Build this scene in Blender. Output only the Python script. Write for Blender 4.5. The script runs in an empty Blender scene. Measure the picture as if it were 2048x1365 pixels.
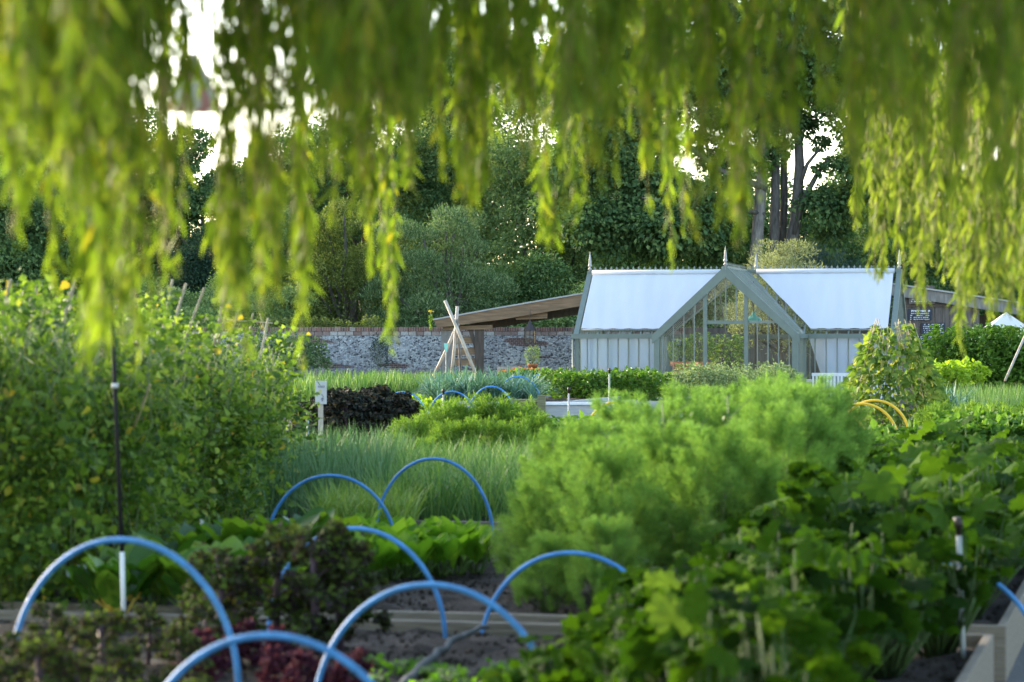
import bpy, math, random
import numpy as np
from mathutils import Vector, Matrix
R = math.radians
S = bpy.context.scene
rng = np.random.default_rng(11)
random.seed(5)

# ------------------------------------------------------------------ camera
F = 5400.0            # focal length in pixels of a 2048 px wide frame
EYE = 1.8
cam = bpy.data.cameras.new('camera'); camo = bpy.data.objects.new('camera', cam)
S.collection.objects.link(camo); S.camera = camo
camo.location = (0, 0, EYE)
camo.rotation_euler = (R(90 + 0.08), 0, 0)
cam.sensor_width = 36; cam.lens = F / 2048 * 36
cam.clip_start = 0.1; cam.clip_end = 1500
cam.dof.use_dof = True; cam.dof.focus_distance = 60; cam.dof.aperture_fstop = 3.6
# ------------------------------------------------------------------ light
SUN_EL, SUN_AZ = R(16), R(-47)       # azimuth measured from +Y towards +X
w = bpy.data.worlds.new('World'); S.world = w; w.use_nodes = True
nt = w.node_tree; bg = nt.nodes['Background']
sky = nt.nodes.new('ShaderNodeTexSky'); sky.sky_type = 'NISHITA'; sky.sun_disc = False
sky.sun_elevation = SUN_EL; sky.sun_rotation = SUN_AZ
sky.air_density = 1.0; sky.dust_density = 1.6; sky.ozone_density = 1.0
nt.links.new(sky.outputs[0], bg.inputs[0]); bg.inputs[1].default_value = 0.15
sl = bpy.data.lights.new('sun', 'SUN'); so = bpy.data.objects.new('sun', sl); S.collection.objects.link(so)
sl.energy = 1.5; sl.angle = R(3); sl.color = (1.0, 0.86, 0.66)
sd = Vector((math.sin(SUN_AZ) * math.cos(SUN_EL), math.cos(SUN_AZ) * math.cos(SUN_EL), math.sin(SUN_EL)))
so.rotation_euler = sd.to_track_quat('Z', 'Y').to_euler()
S.view_settings.view_transform = 'Standard'; S.view_settings.look = 'None'
S.view_settings.exposure = 2.42; S.view_settings.gamma = 1
S.cycles.use_denoising = True
S.cycles.max_bounces = 8; S.cycles.transparent_max_bounces = 12
S.cycles.diffuse_bounces = 4; S.cycles.glossy_bounces = 3; S.cycles.transmission_bounces = 6
S.cycles.sample_clamp_indirect = 6

# ------------------------------------------------------------------ helpers
TH = R(13.5)
UX = np.array([math.cos(TH), -math.sin(TH), 0]); VX = np.array([math.sin(TH), math.cos(TH), 0])
def at(px, py, D):
    return np.array([(px - 1024) / F * D, D, EYE - (py - 690) / F * D])
def uv(u, v, z=0.0): return UX * u + VX * v + np.array([0, 0, z])
def nrm(a): return a / np.maximum(np.linalg.norm(a, axis=-1, keepdims=True), 1e-9)
def rnd(a, b, n=None): return rng.uniform(a, b, n)

class G:
    def __init__(s): s.v = []; s.l = []; s.t = []; s.m = []; s.n = 0
    def add(s, V, Fs, mat=0):
        V = np.asarray(V, float)
        s.v.append(V)
        s.l.append(np.array([i for f in Fs for i in f], np.int64) + s.n)
        s.t.append(np.array([len(f) for f in Fs], np.int64)); s.m.append(np.full(len(Fs), mat))
        s.n += len(V); return s
    def inst(s, T, M, P, mat=0):
        TV, TL, TT = T; n = len(P); k = len(TV)
        if n == 0: return s
        V = np.einsum('nij,kj->nki', M, TV) + P[:, None, :]
        s.v.append(V.reshape(-1, 3))
        s.l.append((TL[None, :] + (np.arange(n) * k)[:, None] + s.n).reshape(-1))
        s.t.append(np.tile(TT, n)); s.m.append(np.full(len(TT) * n, mat)); s.n += n * k
        return s
    def mesh(s, name, mats, smooth=False):
        me = bpy.data.meshes.new(name)
        V = np.concatenate(s.v); L = np.concatenate(s.l); T = np.concatenate(s.t); M = np.concatenate(s.m)
        me.vertices.add(len(V)); me.vertices.foreach_set('co', V.astype(np.float32).ravel())
        me.loops.add(len(L)); me.loops.foreach_set('vertex_index', L.astype(np.int32))
        me.polygons.add(len(T))
        me.polygons.foreach_set('loop_start', np.concatenate([[0], np.cumsum(T)[:-1]]).astype(np.int32))
        me.polygons.foreach_set('loop_total', T.astype(np.int32))
        for m in (mats if isinstance(mats, (list, tuple)) else [mats]): me.materials.append(m)
        me.polygons.foreach_set('material_index', M.astype(np.int32))
        me.update(calc_edges=True)
        me.polygons.foreach_set('use_smooth', np.full(len(T), smooth))
        return me
    # primitive shapes -------------------------------------------------
    def box(s, lo, hi, mat=0, f=None):
        x0, y0, z0 = lo; x1, y1, z1 = hi
        V = np.array([(x0,y0,z0),(x1,y0,z0),(x1,y1,z0),(x0,y1,z0),(x0,y0,z1),(x1,y0,z1),(x1,y1,z1),(x0,y1,z1)], float)
        if f is not None: V = np.array([f(p) for p in V])
        return s.add(V, [(0,3,2,1),(4,5,6,7),(0,1,5,4),(1,2,6,5),(2,3,7,6),(3,0,4,7)], mat)
    def beam(s, a, b, w, h, up=(0,0,1), mat=0):
        a = np.array(a, float); b = np.array(b, float); d = nrm(b - a); up = np.array(up, float)
        x = nrm(np.cross(d, up)); z = np.cross(x, d)
        V = [p + x * i * w / 2 + z * j * h / 2 for p in (a, b) for i, j in ((-1,-1),(1,-1),(1,1),(-1,1))]
        return s.add(V, [(0,1,2,3),(7,6,5,4),(0,4,5,1),(1,5,6,2),(2,6,7,3),(3,7,4,0)], mat)
    def tube(s, pts, r, sides=6, mat=0, cap=True):
        pts = np.asarray(pts, float); n = len(pts)
        r = np.full(n, r) if np.isscalar(r) else np.interp(np.linspace(0,1,n), np.linspace(0,1,len(r)), r)
        d = nrm(np.gradient(pts, axis=0)); ref = np.array([0.13, 0.97, 0.2]) if abs(d[0][2]) > .7 else np.array([0.05,0.1,1.0])
        x = nrm(np.cross(d, ref)); y = np.cross(d, x)
        a = np.linspace(0, 2*math.pi, sides, endpoint=False)
        V = pts[:,None,:] + r[:,None,None]*(np.cos(a)[None,:,None]*x[:,None,:] + np.sin(a)[None,:,None]*y[:,None,:])
        Fs = [(i*sides+j, i*sides+(j+1)%sides, (i+1)*sides+(j+1)%sides, (i+1)*sides+j) for i in range(n-1) for j in range(sides)]
        if cap: Fs += [tuple(range(sides))[::-1], tuple((n-1)*sides+j for j in range(sides))]
        return s.add(V.reshape(-1,3), Fs, mat)
    def lathe(s, prof, c, sides=12, mat=0):
        prof = np.array(prof, float); a = np.linspace(0, 2*math.pi, sides, endpoint=False); n = len(prof)
        V = np.array([(c[0]+r*math.cos(t), c[1]+r*math.sin(t), c[2]+z) for r, z in prof for t in a])
        return s.add(V, [(i*sides+j, i*sides+(j+1)%sides, (i+1)*sides+(j+1)%sides, (i+1)*sides+j) for i in range(n-1) for j in range(sides)], mat)

# leaf templates: length along +Y from 0 to 1, width along X, normal Z
def T_(V, Fs): return (np.array(V, float), np.array([i for f in Fs for i in f]), np.array([len(f) for f in Fs]))
def strip(ws, curl=0.25, twist=0.0):
    V = []; Fs = []; n = len(ws)
    for i, wd in enumerate(ws):
        t = i/(n-1); z = -curl*t*t; a = twist*t
        V += [(-wd*math.cos(a), t, z-wd*math.sin(a)), (wd*math.cos(a), t, z+wd*math.sin(a))]
        if i: Fs.append((2*i-2, 2*i-1, 2*i+1, 2*i))
    return T_(V, Fs)
def fold(ws, curl=0.2, cup=0.25, ruffle=0.0, seed=0):
    V = []; Fs = []; n = len(ws); r = random.Random(seed)
    for i, wd in enumerate(ws):
        t = i/(n-1); z = -curl*t*t
        V += [(-wd, t, z+cup*wd+r.uniform(-1,1)*ruffle), (0, t, z), (wd, t, z+cup*wd+r.uniform(-1,1)*ruffle)]
        if i:
            b = 3*i
            Fs += [(b-3,b-2,b+1,b), (b-2,b-1,b+2,b+1)]
    return T_(V, Fs)
def lobed(nl, depth, n=30, seed=0, wav=0.05):
    r = random.Random(seed); V = [(0, .12, 0)]; Fs = []
    for i in range(n):
        a = -math.pi/2 + 0.28 + (2*math.pi-0.56)*i/(n-1)
        rr = 1 - depth*abs(math.sin((a+math.pi/2)*nl/2))**.8 + r.uniform(-.05,.05)
        rad = .5*rr*(1.05+.15*math.sin(a))
        V.append((math.cos(a)*rad, .5+math.sin(a)*rad*1.05, .10*rad*math.cos(a*nl)+r.uniform(-wav,wav)-.25*rad*rad))
    V.append((0, .5, .04)); c = len(V)-1
    for i in range(1, n): Fs.append((c, i, i+1))
    Fs.append((c, 0, 1)); Fs.append((c, n, 0))
    return T_(V, Fs)
RH = T_([(0,0,0),(.32,.45,.1),(0,1,-.1),(-.32,.45,.1)], [(0,1,2,3)])
WIL = strip([.012,.06,.075,.055,.004], .25, .7)
OV = fold([.02,.3,.36,.24,.02], .25, .3)
OVR = fold([.03,.2,.34,.38,.34,.2,.03], .28, .35, .05, 3)
HEART = fold([.2,.42,.36,.16,.01], .3, .25)
NEED = strip([.03,.03,.006], .15)
BLADE = strip([.02,.028,.026,.02,.012,.001], .0)
LOB5 = [lobed(7, .26, 30, k, .07) for k in range(4)]
LOB7 = [lobed(7, .25, 30, k+9, .07) for k in range(3)]
FRILL = fold([.25,.5,.5,.2], .2, .3, .22, 5)

def frames(d, up=None, jit=0.0):
    d = nrm(np.asarray(d, float)); n = len(d)
    u = np.tile([0,0,1.0], (n,1)) if up is None else np.asarray(up, float)
    u = u + rng.normal(0, 1, (n,3))*(jit+1e-3)
    x = nrm(np.cross(d, u)); z = np.cross(x, d)
    return np.stack([x, d, z], axis=2)
def scl(M, L, W=None):
    W = L if W is None else W
    M = M.copy(); M[:,:,0] *= np.reshape(W, (-1,1)); M[:,:,1] *= np.reshape(L, (-1,1)); M[:,:,2] *= np.reshape(L, (-1,1)); return M
def rdir(n, up=0.0):
    v = rng.normal(0,1,(n,3)); v = nrm(v); v[:,2] += up; return nrm(v)

# ------------------------------------------------------------------ materials
def mat(name):
    m = bpy.data.materials.new(name); m.use_nodes = True
    return m, m.node_tree.nodes, m.node_tree.links, m.node_tree.nodes['Principled BSDF']
def mix(N, L, a, b, fac, mode='MIX'):
    n = N.new('ShaderNodeMix'); n.data_type = 'RGBA'; n.blend_type = mode
    for i, x in ((6, a), (7, b), (0, fac)):
        if hasattr(x, 'is_output'): L.new(x, n.inputs[i])
        elif i == 0: n.inputs[0].default_value = x
        else: n.inputs[i].default_value = (*x, 1)
    return n.outputs[2]
def ramp(N, L, src, stops):
    n = N.new('ShaderNodeValToRGB'); L.new(src, n.inputs[0]); e = n.color_ramp.elements
    while len(e) < len(stops): e.new(0.5)
    for k, (p, c) in enumerate(stops):
        e[k].position = p; e[k].color = (c, c, c, 1) if not hasattr(c, '__len__') else (*c, 1)
    return n.outputs[0]
def noise(N, L, sc, det=4, co='Object', rough=.6, kind='ShaderNodeTexNoise', vec=None):
    t = N.new(kind); t.inputs['Scale'].default_value = sc
    if 'Detail' in t.inputs: t.inputs['Detail'].default_value = det
    if vec is None: tc = N.new('ShaderNodeTexCoord'); vec = tc.outputs[co]
    L.new(vec, t.inputs['Vector']); return t
def leaf(name, stops, trans=0.42, rough=0.5, spec=0.35, tt=1.25):
    """stops: [(pos,colour),...] picked per leaf"""
    m, N, L, P = mat(name)
    g = N.new('ShaderNodeNewGeometry')
    c = ramp(N, L, g.outputs['Random Per Island'], stops)
    P.inputs['Roughness'].default_value = min(.8, rough+.15); P.inputs['Specular IOR Level'].default_value = spec*.5
    L.new(c, P.inputs['Base Color'])
    t = N.new('ShaderNodeBsdfTranslucent')
    tc = mix(N, L, c, (tt*1.05, tt*1.12, tt*.55), 1.0, 'MULTIPLY'); L.new(tc, t.inputs[0])
    ms = N.new('ShaderNodeMixShader'); ms.inputs[0].default_value = trans
    L.new(P.outputs[0], ms.inputs[1]); L.new(t.outputs[0], ms.inputs[2])
    L.new(ms.outputs[0], N['Material Output'].inputs[0]); return m
def plain(name, c, rough=.6, var=.25, sc=12, bump=0.0, metal=0, stretch=None):
    m, N, L, P = mat(name)
    tc = N.new('ShaderNodeTexCoord'); vec = tc.outputs['Object']
    if stretch:
        mp = N.new('ShaderNodeMapping'); mp.inputs['Scale'].default_value = stretch; L.new(vec, mp.inputs[0]); vec = mp.outputs[0]
    t = noise(N, L, sc, 6, vec=vec)
    f = ramp(N, L, t.outputs[0], [(.3, 1-var), (.7, 1+var*.5)])
    L.new(mix(N, L, c, f, 1.0, 'MULTIPLY'), P.inputs['Base Color'])
    P.inputs['Roughness'].default_value = rough; P.inputs['Metallic'].default_value = metal
    if bump:
        b = N.new('ShaderNodeBump'); b.inputs['Strength'].default_value = bump; b.inputs['Distance'].default_value = .02
        L.new(t.outputs[0], b.inputs['Height']); L.new(b.outputs[0], P.inputs['Normal'])
    return m
M = {}
M['willow'] = leaf('willow_leaf', [(0,(.08,.14,.016)),(.5,(.155,.24,.025)),(.93,(.24,.32,.035)),(.995,(.30,.28,.03))], .5, .45, .4)
M['willow_far'] = leaf('willow_leaf_far', [(0,(.075,.12,.018)),(.5,(.14,.20,.027)),(1,(.25,.30,.06))], .5, .45, .4)
M['twig'] = plain('twig_bark', (.26,.24,.06), .7, .3, 30)
M['bark'] = plain('bark', (.20,.18,.16), .9, .5, 6, .8, stretch=(3,3,.6))
M['bark_dark'] = plain('bark_dark', (.095,.085,.075), .9, .5, 6, .6, stretch=(3,3,.6))
M['tree_dark'] = leaf('dark_leaf', [(0, (0.048, 0.098, 0.042)), (0.6, (0.095, 0.175, 0.061)), (1, (0.191, 0.263, 0.09))], .3, .5, .35)
M['tree_mid'] = leaf('mid_leaf', [(0, (0.088, 0.154, 0.066)), (0.6, (0.176, 0.262, 0.097)), (1, (0.324, 0.38, 0.148))], .35, .5, .35)
M['tree_grey'] = leaf('grey_leaf', [(0, (0.048, 0.097, 0.041)), (0.5, (0.103, 0.173, 0.068)), (1, (0.235, 0.304, 0.152))], .3, .5, .4)
M['tree_light'] = leaf('light_leaf', [(0,(.06,.09,.02)),(.5,(.12,.16,.04)),(1,(.24,.27,.09))], .4, .5, .35)
M['yew'] = leaf('yew_leaf', [(0, (0.017, 0.041, 0.026)), (1, (0.041, 0.08, 0.043))], .15, .6, .2)
M['olive'] = leaf('olive_leaf', [(0,(.12,.14,.06)),(.5,(.24,.26,.12)),(1,(.40,.40,.22))], .3, .5, .35)
M['cedar'] = leaf('cedar_needle', [(0,(.03,.07,.075)),(1,(.09,.16,.17))], .15, .6, .3)
M['pea'] = leaf('pea_leaf', [(0,(.03,.07,.018)),(.3,(.075,.14,.022)),(.65,(.14,.225,.03)),(.9,(.21,.30,.045)),(.97,(.25,.32,.06)),(.995,(.42,.30,.04))], .42, .45, .4)
M['bean'] = leaf('bean_leaf', [(0,(.07,.14,.03)),(.5,(.14,.22,.04)),(.9,(.27,.33,.07)),(1,(.42,.38,.12))], .45, .45, .35)
M['kale_purple'] = leaf('purple_kale_leaf', [(0,(.032,.022,.030)),(.35,(.045,.042,.030)),(.7,(.06,.085,.022)),(1,(.11,.16,.03))], .25, .6, .2)
M['kale_red'] = leaf('red_kale_leaf', [(0,(.05,.012,.03)),(1,(.10,.03,.055))], .25, .6, .2)
M['kale_black'] = leaf('black_kale_leaf', [(0,(.014,.02,.018)),(.5,(.028,.034,.024)),(.8,(.055,.042,.036)),(1,(.08,.075,.03))], .12, .6, .25)
M['chard'] = leaf('chard_leaf', [(0,(.03,.085,.012)),(.5,(.07,.16,.015)),(1,(.20,.31,.03))], .4, .15, .8)
M['beet'] = leaf('beet_leaf', [(0,(.07,.17,.015)),(.5,(.13,.27,.02)),(1,(.24,.38,.05))], .45, .4, .4)
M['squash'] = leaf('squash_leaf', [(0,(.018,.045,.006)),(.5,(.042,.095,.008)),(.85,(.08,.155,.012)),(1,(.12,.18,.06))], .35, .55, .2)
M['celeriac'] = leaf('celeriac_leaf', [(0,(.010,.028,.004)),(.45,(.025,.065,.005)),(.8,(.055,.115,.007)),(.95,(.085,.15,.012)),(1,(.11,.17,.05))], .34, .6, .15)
M['fennel'] = leaf('fennel_frond', [(0,(.10,.20,.045)),(.5,(.18,.31,.07)),(1,(.28,.42,.11))], .42, .6, .2)
M['mound'] = leaf('feathery_leaf', [(0,(.07,.14,.02)),(.5,(.12,.22,.03)),(1,(.22,.33,.05))], .4, .5, .3)
M['onion'] = leaf('onion_blade', [(0,(.05,.12,.04)),(.5,(.10,.20,.05)),(1,(.20,.30,.08))], .3, .4, .4)
M['onion_blue'] = leaf('blue_onion_blade', [(0,(.045,.11,.045)),(.6,(.10,.19,.075)),(1,(.13,.23,.13))], .25, .4, .4)
M['onion_light'] = leaf('light_onion_blade', [(0,(.10,.18,.03)),(.6,(.18,.28,.05)),(1,(.33,.41,.13))], .35, .4, .4)
M['leek'] = leaf('leek_blade', [(0,(.05,.13,.09)),(.6,(.14,.26,.19)),(1,(.26,.40,.31))], .2, .4, .4)
M['potato'] = leaf('potato_leaf', [(0,(.04,.10,.015)),(.5,(.08,.17,.02)),(1,(.16,.27,.04))], .35, .45, .35)
M['sage'] = leaf('sage_leaf', [(0,(.09,.14,.06)),(.5,(.18,.25,.11)),(1,(.36,.42,.24))], .3, .5, .35)
M['lime'] = leaf('lime_leaf', [(0,(.18,.30,.02)),(1,(.36,.48,.05))], .45, .45, .3)
M['lavender'] = leaf('lavender_spike', [(0,(.10,.10,.16)),(1,(.22,.20,.34))], .2, .6, .2)
M['orange'] = leaf('orange_petal', [(0,(.6,.12,.015)),(1,(.75,.22,.03))], .35, .5, .2)
M['white_petal'] = leaf('white_petal', [(0,(.7,.7,.6)),(1,(.8,.8,.75))], .3, .5, .2)
M['yellow_petal'] = leaf('yellow_petal', [(0,(.7,.5,.02)),(1,(.75,.6,.05))], .35, .5, .2)
M['stem'] = plain('green_stem', (.10,.17,.04), .6, .2, 20)
M['vine'] = plain('pale_vine', (.14,.20,.06), .6, .3, 20)
M['stem_dark'] = plain('dark_green_stem', (.05,.10,.02), .7, .2, 20)
M['stem_purple'] = plain('purple_stem', (.10,.06,.09), .6, .3, 20)
M['stem_yellow'] = plain('yellow_stem', (.5,.34,.04), .5, .2, 20)
M['wood'] = plain('weathered_board', (.20,.165,.125), .8, .35, 9, .4, stretch=(.5,3,6))
M['wood_pale'] = plain('pale_board', (.42,.42,.41), .8, .2, 9, .3, stretch=(.5,3,6))
M['wood_olive'] = plain('mossy_board', (.17,.17,.09), .85, .35, 9, .4, stretch=(.5,3,6))
M['timber'] = plain('oak_beam', (.23,.14,.075), .75, .45, 3, .4, stretch=(.6,2,6))
M['timber_dark'] = plain('dark_oak', (.09,.065,.05), .8, .4, 5, .4, stretch=(3,3,.6))
M['timber_grey'] = plain('silvered_oak', (.22,.20,.18), .8, .4, 5, .4, stretch=(3,3,.6))
M['plank'] = plain('shed_plank', (.13,.105,.09), .8, .35, 5, .3, stretch=(4,4,.5))
M['pole'] = plain('debarked_pole', (.46,.39,.31), .7, .3, 8, .3)
M['cane'] = plain('bamboo_cane', (.42,.34,.2), .6, .25, 14)
M['blue'] = plain('blue_pipe', (.05,.24,.58), .5, .3, 14)
M['yellow'] = plain('yellow_pipe', (.78,.48,.02), .4, .08, 8)
M['black'] = plain('black_plastic', (.006,.006,.007), .85, .2, 8)
M['grey'] = plain('grey_plastic', (.33,.35,.35), .5, .15, 8)
M['white'] = plain('white_plastic', (.75,.76,.76), .5, .08, 8)
M['board_paint'] = plain('sign_paint', (.48,.48,.46), .6, .08, 8)
M['ink'] = plain('sign_ink', (.16,.18,.22), .7, .1, 8)
M['ink_yellow'] = plain('sign_yellow', (.5,.46,.16), .7, .1, 8)
M['chalk'] = plain('chalk', (.7,.7,.72), .9, .15, 30)
M['slate'] = plain('chalkboard', (.022,.028,.05), .7, .3, 8)
M['terracotta'] = plain('terracotta', (.48,.17,.08), .75, .2, 8)
M['teal'] = plain('teal_plastic', (.25,.6,.5), .5, .1, 8)
M['iron'] = plain('black_iron', (.03,.022,.018), .5, .3, 8)
M['green_enamel'] = plain('green_enamel', (.05,.25,.17), .25, .1, 8)
M['gh_green'] = plain('sage_paint', (.145,.18,.155), .45, .10, 6)
M['gh_pale'] = plain('pale_sage_paint', (.19,.22,.19), .45, .10, 6)
M['lead'] = plain('pale_metal', (.36,.35,.33), .4, .15, 8)
M['net'] = plain('rolled_net', (.05,.055,.055), .8, .4, 60)
M['pink'] = plain('pink_fabric', (.65,.30,.32), .8, .15, 8)

def fabric(name, c, tr=.35, waves=True):
    m, N, L, P = mat(name)
    tc = N.new('ShaderNodeTexCoord'); mp = N.new('ShaderNodeMapping'); mp.inputs['Scale'].default_value = (2.2,.5,.5)
    mp.inputs['Rotation'].default_value = (0,0,.15)
    L.new(tc.outputs['Object'], mp.inputs[0]); t = noise(N, L, 1.6, 5, vec=mp.outputs[0])
    L.new(mix(N, L, c, ramp(N, L, t.outputs[0], [(.3,.93),(.7,1.0)]), 1.0, 'MULTIPLY'), P.inputs['Base Color'])
    P.inputs['Roughness'].default_value = .8
    b = N.new('ShaderNodeBump'); b.inputs['Strength'].default_value = .08; b.inputs['Distance'].default_value = .03
    L.new(t.outputs[0], b.inputs['Height']); L.new(b.outputs[0], P.inputs['Normal'])
    tl = N.new('ShaderNodeBsdfTranslucent'); tl.inputs[0].default_value = (*c, 1)
    ms = N.new('ShaderNodeMixShader'); ms.inputs[0].default_value = tr
    L.new(P.outputs[0], ms.inputs[1]); L.new(tl.outputs[0], ms.inputs[2]); L.new(ms.outputs[0], N['Material Output'].inputs[0])
    return m
M['blind'] = fabric('white_blind', (.60,.615,.655), .08)
M['canopy'] = fabric('white_canopy', (.8,.8,.78), .3)
def glassy(name, refl=.12, milk=0.0, mc=(.7,.75,.8)):
    m, N, L, P = mat(name)
    tr = N.new('ShaderNodeBsdfTransparent'); tr.inputs[0].default_value = (.93,.96,.95,1)
    gl = N.new('ShaderNodeBsdfGlossy'); gl.inputs['Roughness'].default_value = .03
    fr = N.new('ShaderNodeLayerWeight'); fr.inputs[0].default_value = .12
    ad = N.new('ShaderNodeMath'); ad.operation = 'MULTIPLY_ADD'; L.new(fr.outputs[0], ad.inputs[0]); ad.inputs[1].default_value = .8; ad.inputs[2].default_value = refl
    ms = N.new('ShaderNodeMixShader'); L.new(ad.outputs[0], ms.inputs[0]); L.new(tr.outputs[0], ms.inputs[1]); L.new(gl.outputs[0], ms.inputs[2])
    out = ms.outputs[0]
    if milk:
        df = N.new('ShaderNodeBsdfDiffuse'); df.inputs[0].default_value = (*mc,1)
        tl = N.new('ShaderNodeBsdfTranslucent'); tl.inputs[0].default_value = (*mc,1)
        m1 = N.new('ShaderNodeMixShader'); m1.inputs[0].default_value = .35; L.new(df.outputs[0], m1.inputs[1]); L.new(tl.outputs[0], m1.inputs[2])
        m2 = N.new('ShaderNodeMixShader'); m2.inputs[0].default_value = milk; L.new(out, m2.inputs[1]); L.new(m1.outputs[0], m2.inputs[2]); out = m2.outputs[0]
    L.new(out, N['Material Output'].inputs[0]); return m
M['glass'] = glassy('clear_glass', .025)
M['screen'] = glassy('pale_screen', .0, .42, (.58,.69,.93))

def soil_mat():
    m, N, L, P = mat('dark_soil')
    t = noise(N, L, 9, 8); t2 = noise(N, L, 55, 4, kind='ShaderNodeTexVoronoi')
    c = ramp(N, L, t.outputs[0], [(.3,(.022,.015,.011)),(.55,(.048,.034,.025)),(.8,(.095,.07,.05))])
    L.new(c, P.inputs['Base Color']); P.inputs['Roughness'].default_value = .95
    b = N.new('ShaderNodeBump'); b.inputs['Strength'].default_value = .9; b.inputs['Distance'].default_value = .03
    ad = N.new('ShaderNodeMath'); L.new(t.outputs[0], ad.inputs[0]); L.new(t2.outputs[0], ad.inputs[1]); L.new(ad.outputs[0], b.inputs['Height'])
    L.new(b.outputs[0], P.inputs['Normal']); return m
M['soil'] = soil_mat()
def ground_mat():
    m, N, L, P = mat('ground_surface')
    t = noise(N, L, .25, 8); t2 = noise(N, L, 40, 3, kind='ShaderNodeTexVoronoi')
    g = ramp(N, L, t2.outputs['Distance'], [(0,(.28,.28,.29)),(.6,(.12,.12,.125))])
    gr = ramp(N, L, noise(N, L, 14, 6).outputs[0], [(.35,(.03,.055,.015)),(.7,(.08,.12,.03))])
    sep = N.new('ShaderNodeSeparateXYZ'); tc = N.new('ShaderNodeTexCoord'); L.new(tc.outputs['Object'], sep.inputs[0])
    f = ramp(N, L, sep.outputs[1], [(0,0),(1,1)])
    mr = N.new('ShaderNodeMapRange'); mr.inputs[1].default_value = 66; mr.inputs[2].default_value = 68; L.new(sep.outputs[1], mr.inputs[0])
    L.new(mix(N, L, g, gr, mr.outputs[0]), P.inputs['Base Color']); P.inputs['Roughness'].default_value = .95
    b = N.new('ShaderNodeBump'); b.inputs['Strength'].default_value = .8; b.inputs['Distance'].default_value = .02
    L.new(t2.outputs['Distance'], b.inputs['Height']); L.new(b.outputs[0], P.inputs['Normal']); return m
M['ground'] = ground_mat()
def flint_mat():
    m, N, L, P = mat('flint_wall')
    tc = N.new('ShaderNodeTexCoord'); mp = N.new('ShaderNodeMapping'); mp.inputs['Scale'].default_value = (1,1,1.35)
    L.new(tc.outputs['Object'], mp.inputs[0])
    wn = noise(N, L, 5, 3, vec=mp.outputs[0]); wv = mix(N, L, mp.outputs[0], wn.outputs['Color'], .06)
    v = N.new('ShaderNodeTexVoronoi'); v.inputs['Scale'].default_value = 19; L.new(wv, v.inputs['Vector'])
    v2 = N.new('ShaderNodeTexVoronoi'); v2.feature = 'DISTANCE_TO_EDGE'; v2.inputs['Scale'].default_value = 19; L.new(wv, v2.inputs['Vector'])
    sep = N.new('ShaderNodeSeparateColor'); L.new(v.outputs['Color'], sep.inputs[0])
    stone = ramp(N, L, sep.outputs[0], [(0,(.04,.04,.05)),(.14,(.10,.105,.12)),(.3,(.32,.33,.34)),(.7,(.56,.56,.56)),(1,(.76,.76,.73))])
    big = noise(N, L, .55, 5)
    mort = mix(N, L, (.34,.32,.29), (.50,.49,.46), ramp(N, L, big.outputs[0], [(.4,0),(.6,1)]))
    edge = ramp(N, L, v2.outputs['Distance'], [(.03,0),(.09,1)])
    c = mix(N, L, mort, stone, edge)
    # brick bands and patches
    br = N.new('ShaderNodeTexBrick'); br.inputs['Scale'].default_value = 4.4; br.inputs['Mortar Size'].default_value = .02
    br.inputs['Color1'].default_value = (.20,.075,.05,1); br.inputs['Color2'].default_value = (.12,.06,.05,1); br.inputs['Mortar'].default_value = (.38,.35,.31,1)
    sx = N.new('ShaderNodeSeparateXYZ'); L.new(tc.outputs['Object'], sx.inputs[0])
    cb = N.new('ShaderNodeCombineXYZ'); L.new(sx.outputs[0], cb.inputs[0]); L.new(sx.outputs[2], cb.inputs[1]); L.new(cb.outputs[0], br.inputs[0])
    pm = N.new('ShaderNodeMapping'); pm.inputs['Scale'].default_value = (.5,1,3.2); L.new(tc.outputs['Object'], pm.inputs[0])
    pn = noise(N, L, .9, 4, vec=pm.outputs[0])
    pf = ramp(N, L, pn.outputs[0], [(.60,0),(.63,1)])
    c = mix(N, L, c, br.outputs[0], pf)
    tint = ramp(N, L, noise(N, L, 1.3, 4).outputs[0], [(.3,(.72,.74,.78)),(.7,(1,1,1))])
    c = mix(N, L, c, tint, 1.0, 'MULTIPLY')
    L.new(c, P.inputs['Base Color']); P.inputs['Roughness'].default_value = .7
    b = N.new('ShaderNodeBump'); b.inputs['Strength'].default_value = 1; b.inputs['Distance'].default_value = .05
    L.new(v2.outputs['Distance'], b.inputs['Height']); L.new(b.outputs[0], P.inputs['Normal']); return m
M['flint'] = flint_mat()
def island(name, stops, rough=.8):
    m, N, L, P = mat(name); g = N.new('ShaderNodeNewGeometry')
    t = noise(N, L, 20, 5)
    L.new(mix(N, L, ramp(N, L, g.outputs['Random Per Island'], stops), ramp(N, L, t.outputs[0], [(.3,.7),(.7,1.1)]), 1., 'MULTIPLY'), P.inputs['Base Color'])
    P.inputs['Roughness'].default_value = rough; return m
M['mortar'] = plain('lime_mortar', (.40,.37,.33), .9, .2, 12)
M['brick_pale'] = island('limewashed_brick', [(0,(.20,.13,.11)),(.4,(.30,.22,.19)),(.7,(.42,.36,.32)),(1,(.45,.42,.39))])
M['brick'] = island('brick', [(0,(.13,.07,.055)),(.5,(.21,.10,.07)),(.85,(.27,.15,.11)),(1,(.38,.31,.26))])

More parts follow.
